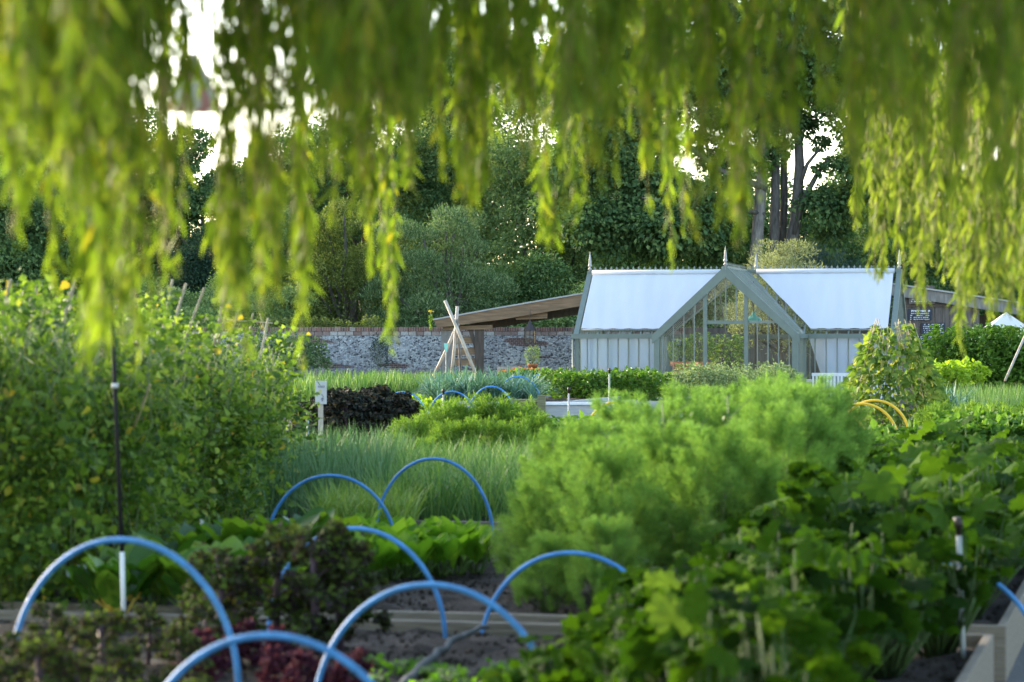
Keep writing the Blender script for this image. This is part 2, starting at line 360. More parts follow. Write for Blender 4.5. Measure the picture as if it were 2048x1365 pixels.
# ------------------------------------------------------------------ object helpers
COL = S.collection
def tag(o, label=None, cat=None, group=None, kind=None):
    if label: o['label'] = label
    if cat: o['category'] = cat
    if group: o['group'] = group
    if kind: o['kind'] = kind
    return o
def ob(name, g, mats, parent=None, smooth=False):
    me = g.mesh(name, mats, smooth) if isinstance(g, G) else g
    o = bpy.data.objects.new(name, me); COL.objects.link(o)
    if parent is not None: o.parent = parent
    return o
def thing(name, label, cat, loc=(0,0,0), rz=0, group=None, s=1.0):
    o = bpy.data.objects.new(name, None); COL.objects.link(o); o.location = tuple(loc); o.rotation_euler = (0,0,rz)
    o.scale = (s,s,s) if np.isscalar(s) else tuple(s); o.empty_display_size = .1
    return tag(o, label, cat, group)
PROTO = {}
def place(key, name, label, cat, loc, rz=None, s=1.0, group=None, mats=None):
    """a plant from its prototype parts: {part: mesh}; one part -> one mesh object"""
    parts = PROTO[key]; rz = rnd(0, 6.28) if rz is None else rz
    if len(parts) == 1:
        o = bpy.data.objects.new(name, list(parts.values())[0]); COL.objects.link(o); r = o
        r.location = tuple(loc); r.rotation_euler = (0,0,rz); r.scale = (s,s,s) if np.isscalar(s) else tuple(s); tag(r, label, cat, group); kids = [o]
    else:
        r = thing(name, label, cat, loc, rz, group, s); kids = []
        for pn, me in parts.items():
            o = bpy.data.objects.new(pn, me); COL.objects.link(o); o.parent = r; kids.append(o)
    if mats:
        for o in kids:
            k = o.data.name.split('.')[0]
            if k in mats: o.material_slots[0].link = 'OBJECT'; o.material_slots[0].material = mats[k]
    return r

# ------------------------------------------------------------------ setting
g = G()
g.add([(-400,-60,0),(400,-60,0),(400,900,0),(-400,900,0)], [(0,1,2,3)])
tag(ob('ground', g, M['ground']), kind='structure')

def bed(name, label, u0, u1, v0, v1, h, m, soil_h=None, thick=.05, group='timber raised beds'):
    t = thing(name, label, 'raised bed', uv(u0, v0), -TH, group)
    Lu, Lv = u1-u0, v1-v0
    for lo, hi in (((0,0,0),(Lu,thick,h)), ((0,Lv-thick,0),(Lu,Lv,h)), ((0,thick,0),(thick,Lv-thick,h)), ((Lu-thick,thick,0),(Lu,Lv-thick,h))):
        gg = G().box(lo, hi); o = ob('board', gg, m, t)
        bv = o.modifiers.new('bevel', 'BEVEL'); bv.width = .006; bv.segments = 2
    sh = (h-.06) if soil_h is None else soil_h
    nu, nv = max(2,int(Lu/.12)), max(2,int(Lv/.12)); nu=min(nu,130); nv=min(nv,130)
    X, Y = np.meshgrid(np.linspace(thick,Lu-thick,nu), np.linspace(thick,Lv-thick,nv)); Z = sh+rng.normal(0,.012,X.shape)+.02*np.sin(X*5+1)*np.sin(Y*4)
    V = np.stack([X,Y,Z],-1).reshape(-1,3)
    Fs = [(j*nu+i, j*nu+i+1, (j+1)*nu+i+1, (j+1)*nu+i) for j in range(nv-1) for i in range(nu-1)]
    gs = G().add(V, Fs)
    if v1 < 22:
        n = 7000; OC = T_([(1,0,0),(0,1,0),(-1,0,0),(0,-1,0),(0,0,.8),(0,0,-.8)], [(0,1,4),(1,2,4),(2,3,4),(3,0,4),(1,0,5),(2,1,5),(3,2,5),(0,3,5)])
        P = np.stack([rng.uniform(.1,Lu-.1,n), rng.uniform(.1,Lv-.1,n), np.full(n,sh+.008)],1)
        gs.inst(OC, scl(frames(rdir(n),None,2), .016*rng.uniform(.3,1.3,n)), P)
    ob('soil', gs, M['soil'], t, False)
    return t
bed('raised_bed', 'nearest wooden raised bed holding kale, blue hoops and leafy greens', -7.5, -.84, 7, 14.2, .3, M['wood'])
bed('raised_bed', 'wooden raised bed just behind the nearest one with feathery fennel', -8.6, -.80, 14.62, 21.4, .3, M['wood'])
bed('raised_bed', 'wooden raised bed of onions behind the tall blue hoop', -9, -.8, 22.2, 30.8, .3, M['wood'])
bed('raised_bed', 'wooden raised bed with dark kale and the small sign', -13.5, -6.8, 31.6, 41, .35, M['wood'])
bed('raised_bed', 'wooden raised bed at right with yellow hoops and bean cone', -4.2, 1.5, 32.5, 44, .42, M['wood'])
bed('raised_bed', 'tall pale grey raised bed under the leeks', -13.6, -9.6, 43.6, 49, .86, M['wood_pale'])
bed('raised_bed', 'tall pale grey raised bed holding potato plants', -9.4, -7.2, 47.2, 51.5, .80, M['wood_pale'])

# ------------------------------------------------------------------ flint wall
wd = 76.0; wt = 2.3
t = thing('flint_wall', 'grey and white flint wall with red brick coping behind the garden', 'wall', (-18, wd, 0))
g = G().box((0,0,0),(23.5,.35,wt-.24)); ob('wall_face', g, M['flint'], t)
g = G(); x = 0
while x < 23.5:
    dz = rnd(-.016,.012); g.box((x+.006,-.03+rnd(-.006,.006),wt-.115),(x+.062,.38,wt+dz)); x += .07
ob('coping', g, M['brick'], t)
g = G(); 
for row in range(1):
    x = -.1
    while x < 23.5:
        g.box((max(x,0)+.005,-.012+rnd(-.006,.004),wt-.235),(min(x+.21,23.5),.36,wt-.125)); x += .22
ob('brick_course', g, M['brick_pale'], t)
ob('mortar', G().box((.01,-.015,wt-.117),(23.49,.365,wt-.008)), M['mortar'], t)
t2 = thing('flint_wall', 'flint wall continuing beyond the timber shed at right', 'wall', (13, wd, 0))
ob('wall_face', G().box((0,0,0),(18,.35,wt-.12)), M['flint'], t2)
g = G(); x = 0
while x < 18: g.box((x+.006,-.03,wt-.115),(x+.062,.38,wt)); x += .07
ob('coping', g, M['brick'], t2)

# ------------------------------------------------------------------ greenhouse
GX = np.array([4.75,60.0,0]) + VX*1.5
gh = thing('greenhouse', 'sage green glass greenhouse with white roof blinds and central gabled porch', 'greenhouse', GX, -TH)
A, B, PD, PW, DP, EZ, RZ = -3.72, 3.55, 1.5, 1.55, 3.1, 2.0, 3.5
gm, gp = M['gh_green'], M['gh_pale']
def part(name, g, m, sm=False, par=gh): return ob(name, g, m, par, sm)
hw = DP/2
for lo, hi in (((A,-.04,0),(-PW,.06,.42)), ((PW,-.04,0),(B,.06,.42)), ((A,DP-.06,0),(B,DP+.04,.42)), ((A-.04,.06,0),(A+.06,DP-.06,.42)), ((B-.06,.06,0),(B+.04,DP-.06,.42)),
               ((-PW-.02,-PD,0),(-.5,-PD+.1,.42)), ((.5,-PD,0),(PW+.02,-PD+.1,.42)), ((-PW-.02,-PD+.1,0),(-PW+.08,-.04,.42)), ((PW-.08,-PD+.1,0),(PW+.02,-.04,.42))):
    part('base_wall', G().box(lo, hi), M['brick'])
def post(x, y, z1, w_=.09): part('post', G().box((x-w_/2,y-w_/2,.42),(x+w_/2,y+w_/2,z1)), gm)
for x in (A+.02, B-.02):
    for y in (0, DP): post(x, y, EZ)
for x in (-PW+.0, PW-.0): post(x, -PD, EZ, .13); post(x, 0, EZ, .10)
for x in (-.46, .46):
    post(x, -PD-.012, RZ-.46*(RZ-EZ)/PW-.08, .085)
part('lintel', G().box((-.42,-PD-.045,2.26),(.42,-PD+.03,2.34)), gm)
part('transom', G().box((.51,-PD-.02,2.28),(1.2,-PD+.02,2.335)), gp)
# glazing bars of the walls
gb = G()
n = 9
for k in range(1, 9):
    x = A + .02 + k*(-PW-A)/9.; gb.box((x-.012,-.02,.42),(x+.012,.02,EZ-.03))
    x = PW + k*(B-PW)/8.; gb.box((x-.012,-.02,.42),(x+.012,.02,EZ-.03)) if k < 8 else None
part('glazing_bars', gb, gp)
gb = G()
for k in range(-6, 7):
    x = k*.236
    if abs(abs(x)-.46) < .05: continue
    if abs(x) > PW-.05: continue
    top = RZ - abs(x)*(RZ-EZ)/PW - .10
    bot = 2.34 if abs(x) < .46 else .42
    gb.box((x-.012,-PD-.015,bot),(x+.012,-PD+.015,top))
part('porch_glazing_bars', gb, gp)
gb = G()
for k in range(2, 29, 3):
    x = A + k*(B-A)/29.; gb.box((x-.012,DP-.02,.42),(x+.012,DP+.02,EZ-.03))
part('rear_bars', gb, gp)
for s_ in (A, B):
    gb = G()
    for k in range(1, 12):
        y = k*DP/12.; top = RZ - abs(y-hw)*(RZ-EZ)/hw - .08; gb.box((s_-.02,y-.012,.42),(s_+.02,y+.012,top))
    part('gable_bars', gb, gp)
gb = G()
for s_ in (-PW, PW):
    for k in range(1, 6): y = -PD + k*PD/6.; gb.box((s_-.015,y-.012,.42),(s_+.015,y+.012,EZ-.03))
part('porch_side_bars', gb, gp)
# gutters
gt = G(); 
gt.box((A-.10,-.13,EZ-.06),(-PW-.08,-.015,EZ+.05)); gt.box((PW+.08,-.13,EZ-.06),(B+.10,-.015,EZ+.05))
gt.box((-PW-.11,-PD+.02,EZ-.05),(-PW-.075,0,EZ+.04)); gt.box((PW+.075,-PD+.02,EZ-.05),(PW+.11,0,EZ+.04))
gt.box((A-.10,DP+.015,EZ-.06),(B+.10,DP+.13,EZ+.05)); part('gutter', gt, gm)
part('downpipe', G().tube([(A-.06,-.07,0),(A-.06,-.07,EZ-.06)], .028, 8), gm, True)
# gable bargeboards (porch, ends, rear)
def rake(x0, z0, x1, z1, y, wdt=.19, th=.05, m=gm, name='bargeboard'):
    dx, dz = x1-x0, z1-z0; L = math.hypot(dx,dz); nx, nz = -dz/L, dx/L
    if nz < 0: nx, nz = -nx, -nz
    V = [(x0,y,z0),(x1,y,z1),(x1-nx*0,y,z1-wdt*1.4),(x0-nx*0,y,z0-wdt*.5)]
    V = [(x0,y,z0+.06),(x1,y,z1+.06),(x1,y,z1-wdt*1.05),(x0,y,z0-wdt*.75)]
    V2 = [(a,b+th,c) for a,b,c in V]
    part(name, G().add(V+V2, [(0,1,2,3),(7,6,5,4),(0,4,5,1),(1,5,6,2),(2,6,7,3),(3,7,4,0)]), m)
rake(-PW-.10, EZ-.04, 0, RZ, -PD-.08); rake(PW+.10, EZ-.04, 0, RZ, -PD-.079)
for xx in (A-.03, B-.03):
    for y0 in (-.06, DP+.06):
        gg = G().beam((xx+.03, y0, EZ-.02), (xx+.03, hw, RZ-.02), .07, .12, (1,0,0.001)); part('verge', gg, gm)
# roofs: glazing and rafters
def slope_pt(x, y):   # main roof height
    return RZ - abs(y-hw)*(RZ-EZ)/hw
gl = G()
gl.add([(A,0,EZ),(-PW,0,EZ),(0,hw,RZ),(A,hw,RZ)], [(0,1,2,3)])
gl.add([(PW,0,EZ),(B,0,EZ),(B,hw,RZ),(0,hw,RZ)], [(0,1,2,3)])
gl.add([(A,DP,EZ),(B,DP,EZ),(B,hw,RZ),(A,hw,RZ)], [(3,2,1,0)])
gl.add([(-PW,-PD,EZ),(0,-PD,RZ),(0,hw,RZ),(-PW,0,EZ)], [(0,1,2,3)])
gl.add([(PW,-PD,EZ),(0,-PD,RZ),(0,hw,RZ),(PW,0,EZ)], [(3,2,1,0)])
part('roof_glass', gl, M['glass'])
gr = G()
for sx in (-1, 1):
    for k in range(0, 7):
        y = -PD + .1 + k*.25; 
        yt = y
        gr.beam((sx*PW, y, EZ+.02), (0.02*sx, y, RZ+.02), .035, .05, (0,1,0))
    for k in range(1, 6):
        y = k*.25; f = y/hw
        gr.beam((sx*PW*(1-f), y, EZ+(RZ-EZ)*f+.02), (.02*sx, y, RZ+.02), .035, .05, (0,1,0))
    gr.beam((sx*PW,0,EZ+.03),(0,hw,RZ+.03), .07, .05)
for k in range(0, 30):
    x = A + k*(B-A)/29.
    if k%3 == 0: gr.beam((x, DP, EZ+.01), (x, hw, RZ+.01), .04, .03, (1,0,0))
    if abs(x) < PW:
        f = 1-abs(x)/PW; gr.beam((x, hw*f, EZ+(RZ-EZ)*f-.02),(x, hw, RZ-.02), .05, .03, (1,0,0))
    else: gr.beam((x, 0, EZ-.01), (x, hw, RZ-.01), .05, .03, (1,0,0))
part('rafters', gr, gp)
rg = G().box((A-.06,hw-.05,RZ-.02),(-.06,hw+.05,RZ+.045)); rg.box((.06,hw-.05,RZ-.02),(B+.06,hw+.05,RZ+.045)); rg.box((-.05,-PD-.06,RZ+.0),(.05,DP+.06,RZ+.05))
part('ridge', rg, gm)
def cresting(a, b, axis):
    g = G(); a_, b_ = a, b; n = int((b-a)/.13)
    f = (lambda p: p) if axis == 0 else (lambda p: (p[1], p[0], p[2]))
    z = RZ+.05
    for i in range(n):
        c = a + (i+.5)*(b-a)/n; o = hw if axis == 0 else 0
        def P(dx, dz): q = (c+dx, o, z+dz); return q if axis == 0 else (o+.0, c+dx, z+dz)
        shape = [(-.012,0),(-.012,.03),(-.035,.045),(-.018,.06),(0,.10),(.018,.06),(.035,.045),(.012,.03),(.012,0)]
        for th in (-.008, .008):
            V = []
            for dx, dz in shape:
                q = list(P(dx, dz)); q[1 if axis == 0 else 0] += th; V.append(q)
            g.add(V, [tuple(range(9))])
        sm = [(.045,0),(.045,.02),(.065,.035),(.085,.02),(.085,0)]
        V = [P(dx,dz) for dx,dz in sm]; g.add(V, [tuple(range(5))])
    return g
for a_, b_ in ((A+.05, -.1), (.1, B-.05)): part('cresting', cresting(a_, b_, 0), gp)
for a_, b_ in ((-PD+.1, hw-.1), (hw+.1, DP-.05)): part('cresting', cresting(a_, b_, 1), gp)
FIN = [(.030,0),(.030,.10),(.045,.105),(.045,.13),(.024,.14),(.024,.165),(.046,.19),(.046,.215),(.028,.235),(.036,.26),(.024,.38),(.010,.48),(.002,.53)]
for x, y in ((A,hw),(B,hw),(0,-PD-.05),(0,DP+.05)): part('finial', G().lathe(FIN, (x,y,RZ-.03), 14), M['lead'], True)
# roof blinds
def blind(pts, name='roof_blind'):
    (x0a,x1a),(x0b,x1b) = pts     # top edge, bottom edge x-range
    nx, ny = 40, 16; V = []
    for j in range(ny+1):
        f = j/ny; y = .10 + f*(hw-.10-.10)        # bottom to top
        f2 = (y)/hw
        for i in range(nx+1):
            xa = x0b+(x0a-x0b)*f; xb = x1b+(x1a-x1b)*f
            x = xa+(xb-xa)*i/nx
            z = EZ+(RZ-EZ)*f2+.075 + .010*math.sin(x*5+f*2)*math.sin(f*3.1) + .006*math.sin(x*17+f*5)
            V.append((x,y-.03,z))
    Fs = [(j*(nx+1)+i, j*(nx+1)+i+1, (j+1)*(nx+1)+i+1, (j+1)*(nx+1)+i) for j in range(ny) for i in range(nx)]
    o = part(name, G().add(V, Fs), M['blind'], True)
    g = G().tube([(pts[0][0]-.02, hw-.13, RZ+.0),(pts[0][1]+.02, hw-.13, RZ+.0)], .06, 12); ob('blind_roll', g, M['blind'], o, True)
    g = G().tube([(pts[1][0], .07, EZ+.14),(pts[1][1], .07, EZ+.14)], .018, 6); ob('blind_batten', g, gp, o, True)
blind(((A+.10,-.25),(A+.10,-PW-.12)))
blind(((.28,B-.12),(PW+.14,B-.12)))
# panes
for k in range(9):
    x0 = A+.02+k*(-PW-A)/9.; x1 = A+.02+(k+1)*(-PW-A)/9.
    part('pane', G().box((x0+.012,-.004,.42),(x1-.012,0,EZ-.05)), M['glass'])
for k in range(8):
    x0 = PW+k*(B-PW)/8.; x1 = PW+(k+1)*(B-PW)/8.
    part('pane', G().box((x0+.012,-.004,.42),(x1-.012,0,EZ-.05)), M['glass'])
for a_, b_ in ((A+.1,-PW-.06),(PW+.45,B-.1)):
    part('side_blind', G().box((a_,.05,.5),(b_,.056,EZ-.02)), M['screen'])
part('side_blind', G().add([(PW+.1,.05,EZ-.02),(PW+.45,.05,EZ-.02),(PW+.45,.05,.9)], [(0,1,2)]), M['screen'])
for k in range(-6, 6):
    x0, x1 = k*.236, (k+1)*.236; xm = (x0+x1)/2
    if abs(xm) > PW: continue
    t0 = RZ-abs(x0)*(RZ-EZ)/PW-.12; t1 = RZ-abs(x1)*(RZ-EZ)/PW-.12
    bot = 2.34 if abs(xm) < .46 else .42
    if min(t0,t1) <= bot: continue
    part('pane', G().add([(x0+.012,-PD,bot),(x1-.012,-PD,bot),(x1-.012,-PD,t1),(x0+.012,-PD,t0)], [(0,1,2,3)]), M['glass'])
for s_ in (-PW, PW): part('side_glass', G().add([(s_,-PD,.42),(s_,0,.42),(s_,0,EZ-.05),(s_,-PD,EZ-.05)], [(0,1,2,3)]), M['glass'])
for s_ in (A, B): part('gable_glass', G().add([(s_,0,.42),(s_,DP,.42),(s_,DP,EZ),(s_,hw,RZ-.05),(s_,0,EZ)], [(0,1,2,3,4)]), M['glass'])
part('rear_glass', G().add([(A,DP,.42),(B,DP,.42),(B,DP,EZ),(A,DP,EZ)], [(0,1,2,3)]), M['glass'])
def ghl(x, y, z): return tuple(GX + UX*x + VX*y + np.array([0,0,z]))
# door leaf standing open at the rear of the porch
dr = part('door', G().box((-.02,DP-.05,.05),(.06,DP+.01,2.2)), M['timber_dark'])
ob('handle', G().tube([(.02,DP-.06,1.0),(.02,DP-.09,1.1)], .012, 6), M['lead'], dr)
# staging inside
for x0, x1, lb in ((A+.15,-PW-.2,'long white potting bench behind the left greenhouse windows'),(PW+.3,B-.15,'long white potting bench behind the right greenhouse windows'),(-1.2,1.9,'low white bench across the back of the greenhouse, seen through the door')):
    y0 = 2.3 if x0 == -1.2 else 1.0
    t = thing('potting_bench', lb, 'bench', ghl(x0,y0,0), -TH, 'potting benches in the greenhouse')
    ob('bench_top', G().box((0,0,.92),(x1-x0,.6,.98)), M['white'], t)
    for lx in (.05, x1-x0-.1):
        for ly in (.04,.5): ob('leg', G().box((lx,ly,0),(lx+.05,ly+.05,.92)), M['white'], t)
    ob('front_rail', G().box((0.1,.02,.45),(x1-x0-.1,.05,.53)), M['white'], t)
t = thing('pendant_lamp', 'green enamel lamp hanging in the greenhouse porch', 'lamp', ghl(.35,.35,2.35), -TH)
ob('lamp_shade', G().lathe([(.19,0),(.17,.05),(.11,.09),(.04,.14),(.03,.2),(0,.21)], (0,0,0), 16), M['green_enamel'], t, True)
ob('cord', G().tube([(0,0,.2),(0,0,.9)], .008, 5), M['iron'], t)
# picket edging in front of right windows
t = thing('slatted_bench', 'white slatted bench back below the right greenhouse windows', 'bench', ghl(PW+.25,-.6,0), -TH)
ob('top_rail', G().box((0,0,1.10),(1.9,.04,1.17)), M['white'], t)
ob('seat', G().box((0,-.45,.42),(1.9,-.05,.46)), M['white'], t)
g = G()
for k in range(24): g.box((k*.08+.01,.006,.5),(k*.08+.05,.03,1.10))
ob('slats', g, M['white'], t)
for x in (.02,1.83):
    for y in (-.44,-.02): ob('leg', G().box((x,y,0),(x+.05,y+.05,.42)), M['white'], t)

# ------------------------------------------------------------------ timber shelter (left wing) and shed (right)
D = 70.
t = thing('timber_shelter', 'open oak timber shelter with long sloping beam left of the greenhouse', 'shelter', (0,D,0))
def q(px, py, D=D): p = at(px,py,D); return (p[0], p[2])
def slab(name, pts, y0, y1, m, par):
    n = len(pts); V = [(x,y0,z) for x,z in pts]+[(x,y1,z) for x,z in pts]
    return ob(name, G().add(V, [tuple(range(n)), tuple(range(2*n-1,n-1,-1))]+[(i,(i+1)%n,n+(i+1)%n,n+i)[::-1] for i in range(n)]), m, par)
slab('beam', [q(868,641),q(1000,617),q(1400,548),q(1400,572),q(1000,640),q(874,656)], 0, .12, M['timber'], t)
slab('roof_edge', [q(866,638),q(1000,614),q(1400,545),q(1400,548),q(1000,617),q(866,641)], -.03, 4, M['lead'], t)
slab('rafter', [q(900,654),q(1400,572),q(1400,590),q(960,660)], 1.2, 1.32, M['timber_dark'], t)
slab('bracket', [q(885,654),q(985,650),q(985,659),q(885,661)], .15, .5, M['timber'], t)
slab('bracket', [q(1030,633),q(1095,624),q(1095,637),q(1032,640)], .15, .5, M['timber'], t)
slab('post', [q(882,658),q(905,658),q(903,830),q(880,830)], .2, .4, M['timber_grey'], t)
slab('post', [q(949,656),q(968,656),q(967,830),q(950,830)], .2, .42, M['timber_dark'], t)
slab('brace', [q(936,660),q(946,660),q(952,690),q(950,702)], .22, .38, M['timber_dark'], t)
for y in (674, 697, 718): slab('slat', [q(905,y),q(950,y-1),q(950,y+13),q(905,y+14)], .25, .29, M['timber'], t)
slab('post', [q(1330,600),q(1342,600),q(1342,830),q(1330,830)], 1.5, 1.7, M['timber_dark'], t)
# lantern
c = at(1060,660,69.6)
t = thing('hanging_lantern', 'black iron lantern hanging from the timber shelter', 'lantern', (c[0],c[1],c[2]-.35))
g = G()
for a in np.linspace(0,2*math.pi,9)[:-1]: g.tube([(.145*math.cos(a),.145*math.sin(a),0),(.145*math.cos(a),.145*math.sin(a),.33)], .010, 5)
g.lathe([(.0,0),(.16,0),(.16,.02),(0,.02)], (0,0,0), 8); ob('cage', g, M['iron'], t)
ob('roof', G().lathe([(.17,.33),(.10,.45),(.05,.52),(.02,.58),(0,.6)], (0,0,0), 8), M['iron'], t)
ob('glass', G().lathe([(.13,.02),(.13,.32)], (0,0,0), 8), M['glass'], t)
ob('chain', G().tube([(0,0,.58),(0,0,.9)], .008, 4), M['iron'], t)
# shed
t = thing('timber_shed', 'dark plank shed with chalkboards on its wall right of the greenhouse', 'shed', (0,D,0))
for k in range(11):
    p0 = q(1795+k*15,0)[0]; p1 = q(1795+(k+1)*15-1,0)[0]
    ytop = max(572, 578+(1795+k*15-1860)*.149) if 1795+k*15 > 1860 else 572
    ob('plank', G().box((p0,rnd(0,.012),0),(p1,.06,EYE-(ytop-690)/F*D)), M['plank'], t)
slab('fascia', [q(1640,548),q(1880,584),q(2150,624),q(2150,648),q(1880,606),q(1640,570)], -.14, -.04, M['timber_grey'], t)
slab('roof_edge', [q(1640,545),q(1880,581),q(2150,621),q(2150,624),q(1880,584),q(1640,548)], -.2, 4, M['lead'], t)
slab('post', [q(2100,640),q(2114,640),q(2114,830),q(2100,830)], 0, .2, M['timber_dark'], t)
ob('batten', G().box((q(1795,0)[0],-.03,q(0,615)[1]),(q(1945,0)[0],-.003,q(0,609)[1])), M['timber_dark'], t)
ob('back_wall', G().box((q(1380,0)[0],2.2,0),(q(1790,0)[0],2.3,2.25)), M['plank'], t)
ob('back_wall', G().box((q(1960,0)[0],3.2,0),(q(2200,0)[0],3.3,2.6)), M['plank'], t)
for i, (x0,y0,x1,y1,lb) in enumerate(((1817,618,1864,641,'chalkboard with a large white heading, second from the top on the shed'),(1843,646,1891,669,'chalkboard of white writing, third from the top on the shed'),
        (1820,671,1869,695,'chalkboard of white writing partly behind the bean cone, fourth from the top on the shed'),(1845,699,1885,723,'lowest chalkboard on the shed, above the bright green leaves'),(1818,592,1870,608,'brown board with faint white writing at the top of the shed'))):
    a = at(x0,y1,D-.1); b = at(x1,y0,D-.1); W, H = b[0]-a[0], b[2]-a[2]
    t = thing('chalkboard', lb, 'chalkboard', (a[0],D-.03-.05*(i==4),a[2]), 0, 'chalkboards on the shed wall')
    ob('board', G().box((0,-.022,0),(W,-.002,H)), M['slate'] if i < 4 else M['plank'], t)
    g = G(); z = H-.03
    hd = True
    while z > .03:
        hh = .055 if (hd and i in (0,)) else .026; x = .05+rnd(0,.03)
        while x < W-.06:
            ww = rnd(.02,.05)
            if rng.random() < .82:
                g.box((x,-.026,z-hh),(x+ww*.35,-.0225,z)); g.box((x+ww*.45,-.026,z-hh*rnd(.2,.9)),(x+ww,-.0225,z))
            x += ww+.012
        z -= hh+.025; hd = False
    ob('chalk_writing', g, M['chalk'], t)
# white gazebo canopy
p = at(2012,655,66)
t = thing('gazebo', 'white peaked canopy tent at the right edge behind the dark shrub', 'gazebo', (p[0],66,0))
a_ = .75; V = [(-a_,-a_,2.0),(a_,-a_,2.0),(a_,a_,2.0),(-a_,a_,2.0),(0,0,2.6)]
ob('canopy', G().add(V, [(0,1,4),(1,2,4),(2,3,4),(3,0,4)]), M['canopy'], t)
ob('valance', G().add([(x,y,z) for z in (2.0,1.8) for x,y in ((-a_,-a_),(a_,-a_),(a_,a_),(-a_,a_))], [(0,1,5,4),(1,2,6,5),(2,3,7,6),(3,0,4,7)]), M['canopy'], t)
for x in (-a_+.03,a_-.03):
    for y in (-a_+.03,a_-.03): ob('leg', G().box((x-.02,y-.02,0),(x+.02,y+.02,1.98)), M['white'], t)

# ------------------------------------------------------------------ small hard things
def hoop(px, py, D, hw_, label, mk='blue', lean=0.0, h=.58, r=.0127, group='blue pipe hoops over the beds', ang=0.0):
    p = at(px, py, D); n = 40; pts = []
    for i in range(n+1):
        a = math.pi*i/n; e = 1.0
        pts.append((-hw_*math.cos(a)+lean*math.sin(a)*.1, .03*math.sin(a*2), h*math.sin(a)**.92 if 0 < i < n else 0))
    pts = [(pts[0][0]+.0,0,-.22)]+pts+[(pts[-1][0],0,-.22)]
    o = ob('pipe_hoop', G().tube(pts, r, 10), M[mk], None, True)
    o.location = (p[0],p[1],p[2]-h+r); o.rotation_euler = (0,0,-TH+ang+rnd(-.05,.05))
    tag(o, label, 'hoop', group); return o
hoop(545,1279,9.0,.51,'blue hoop nearest the camera, cut by the bottom edge')
hoop(246,1086,11.0,.505,'large blue hoop at left in front of the black pole')
hoop(866,1176,11.0,.52,'large blue hoop at bottom centre over the rolled net')
hoop(1145,1111,14.4,.51,'blue hoop in front of the fennel, its right leg in the leaves')
hoop(712,1062,14.4,.50,'blue hoop rising out of the purple kale')
hoop(662,955,19.8,.50,'blue hoop above the kale crossing the tall far one')
hoop(868,921,22.0,.50,'tall blue hoop in front of the onion blades', h=.66)
hoop(1885,1135,13.7,.5,'blue hoop almost hidden in squash leaves at lower right')
hoop(806,786,42,.43,'distant blue hoop ending in the dark kale')
hoop(904,785,42,.42,'distant blue hoop between the kale and the trough')
hoop(983,775,42.5,.40,'distant blue hoop in front of the leeks')
hoop(1036,755,46,.42,'distant blue hoop right of the leeks')
hoop(1090,748,54,.46,'farthest upright blue hoop below the orange flowers')
hoop(1140,750,53,.5,'distant blue hoop disappearing behind the potato plants')
hoop(1725,811,37,.50,'middle yellow hoop below the bean cone','yellow',group='yellow pipe hoops',r=.02)
hoop(1750,804,38.5,.50,'right yellow hoop below the bean cone','yellow',group='yellow pipe hoops',r=.02)
hoop(1676,826,36,.42,'left yellow hoop half hidden behind fennel','yellow',group='yellow pipe hoops',r=.02)
hoop(1232,808,39,.46,'yellow hoop behind the left side of the fennel','yellow',group='yellow pipe hoops',r=.02)
# rolled net
pts = []
for i in range(30):
    f = i/29; D_ = 10.2+f*4.0; p = at(640+f*330, 0, D_); pts.append((p[0]+rnd(-.012,.012), D_, .30+.03*math.sin(f*9)+rnd(-.01,.01)))
tag(ob('rolled_net', G().tube(pts, [.012,.022,.018,.024,.018,.012], 8), M['net'], None, True), 'dark rolled netting lying along the soil under the blue hoops', 'net')
# black pole
p0, p1 = at(248,1195,14.9), at(222,588,14.9)
t = thing('marker_pole', 'thin black pole with white foot standing in front of the peas', 'pole', p0)
d = p1-p0
ob('shaft', G().tube([d*.15, d], .0125, 8), M['black'], t, True)
ob('foot', G().tube([d*0-np.array([0,0,.2]), d*.15], .014, 8), M['white'], t, True)
ob('collar', G().tube([d*.69,d*.705], .019, 8), M['white'], t, True)
# sprinkler risers
for px, y0, y1, D_, lb in ((1138,775,900,40,'white sprinkler riser in front of the pale raised bed'),(1219,737,900,46,'white sprinkler riser among the potato plants'),
        (887,778,900,40,'white sprinkler riser beside the distant blue hoops'),(1916,1035,1330,13.4,'white sprinkler riser in the squash leaves at lower right'),(616,825,980,31,'short white riser beside the wooden sign post')):
    a, b = at(px+ (14 if D_ < 20 else -2), y1, D_), at(px, y0, D_)
    t = thing('sprinkler', lb, 'sprinkler', a, 0, 'sprinkler risers'); d = b-a; L = np.linalg.norm(d)
    ob('riser', G().tube([d*0-np.array([0,0,.3]), d*(1-.09/L)], .014, 8), M['grey'], t, True)
    ob('nozzle', G().tube([d*(1-.09/L), d*(1-.05/L), d*(1-.049/L), d], [.016,.016,.024,.022], 8), M['iron'], t, True)
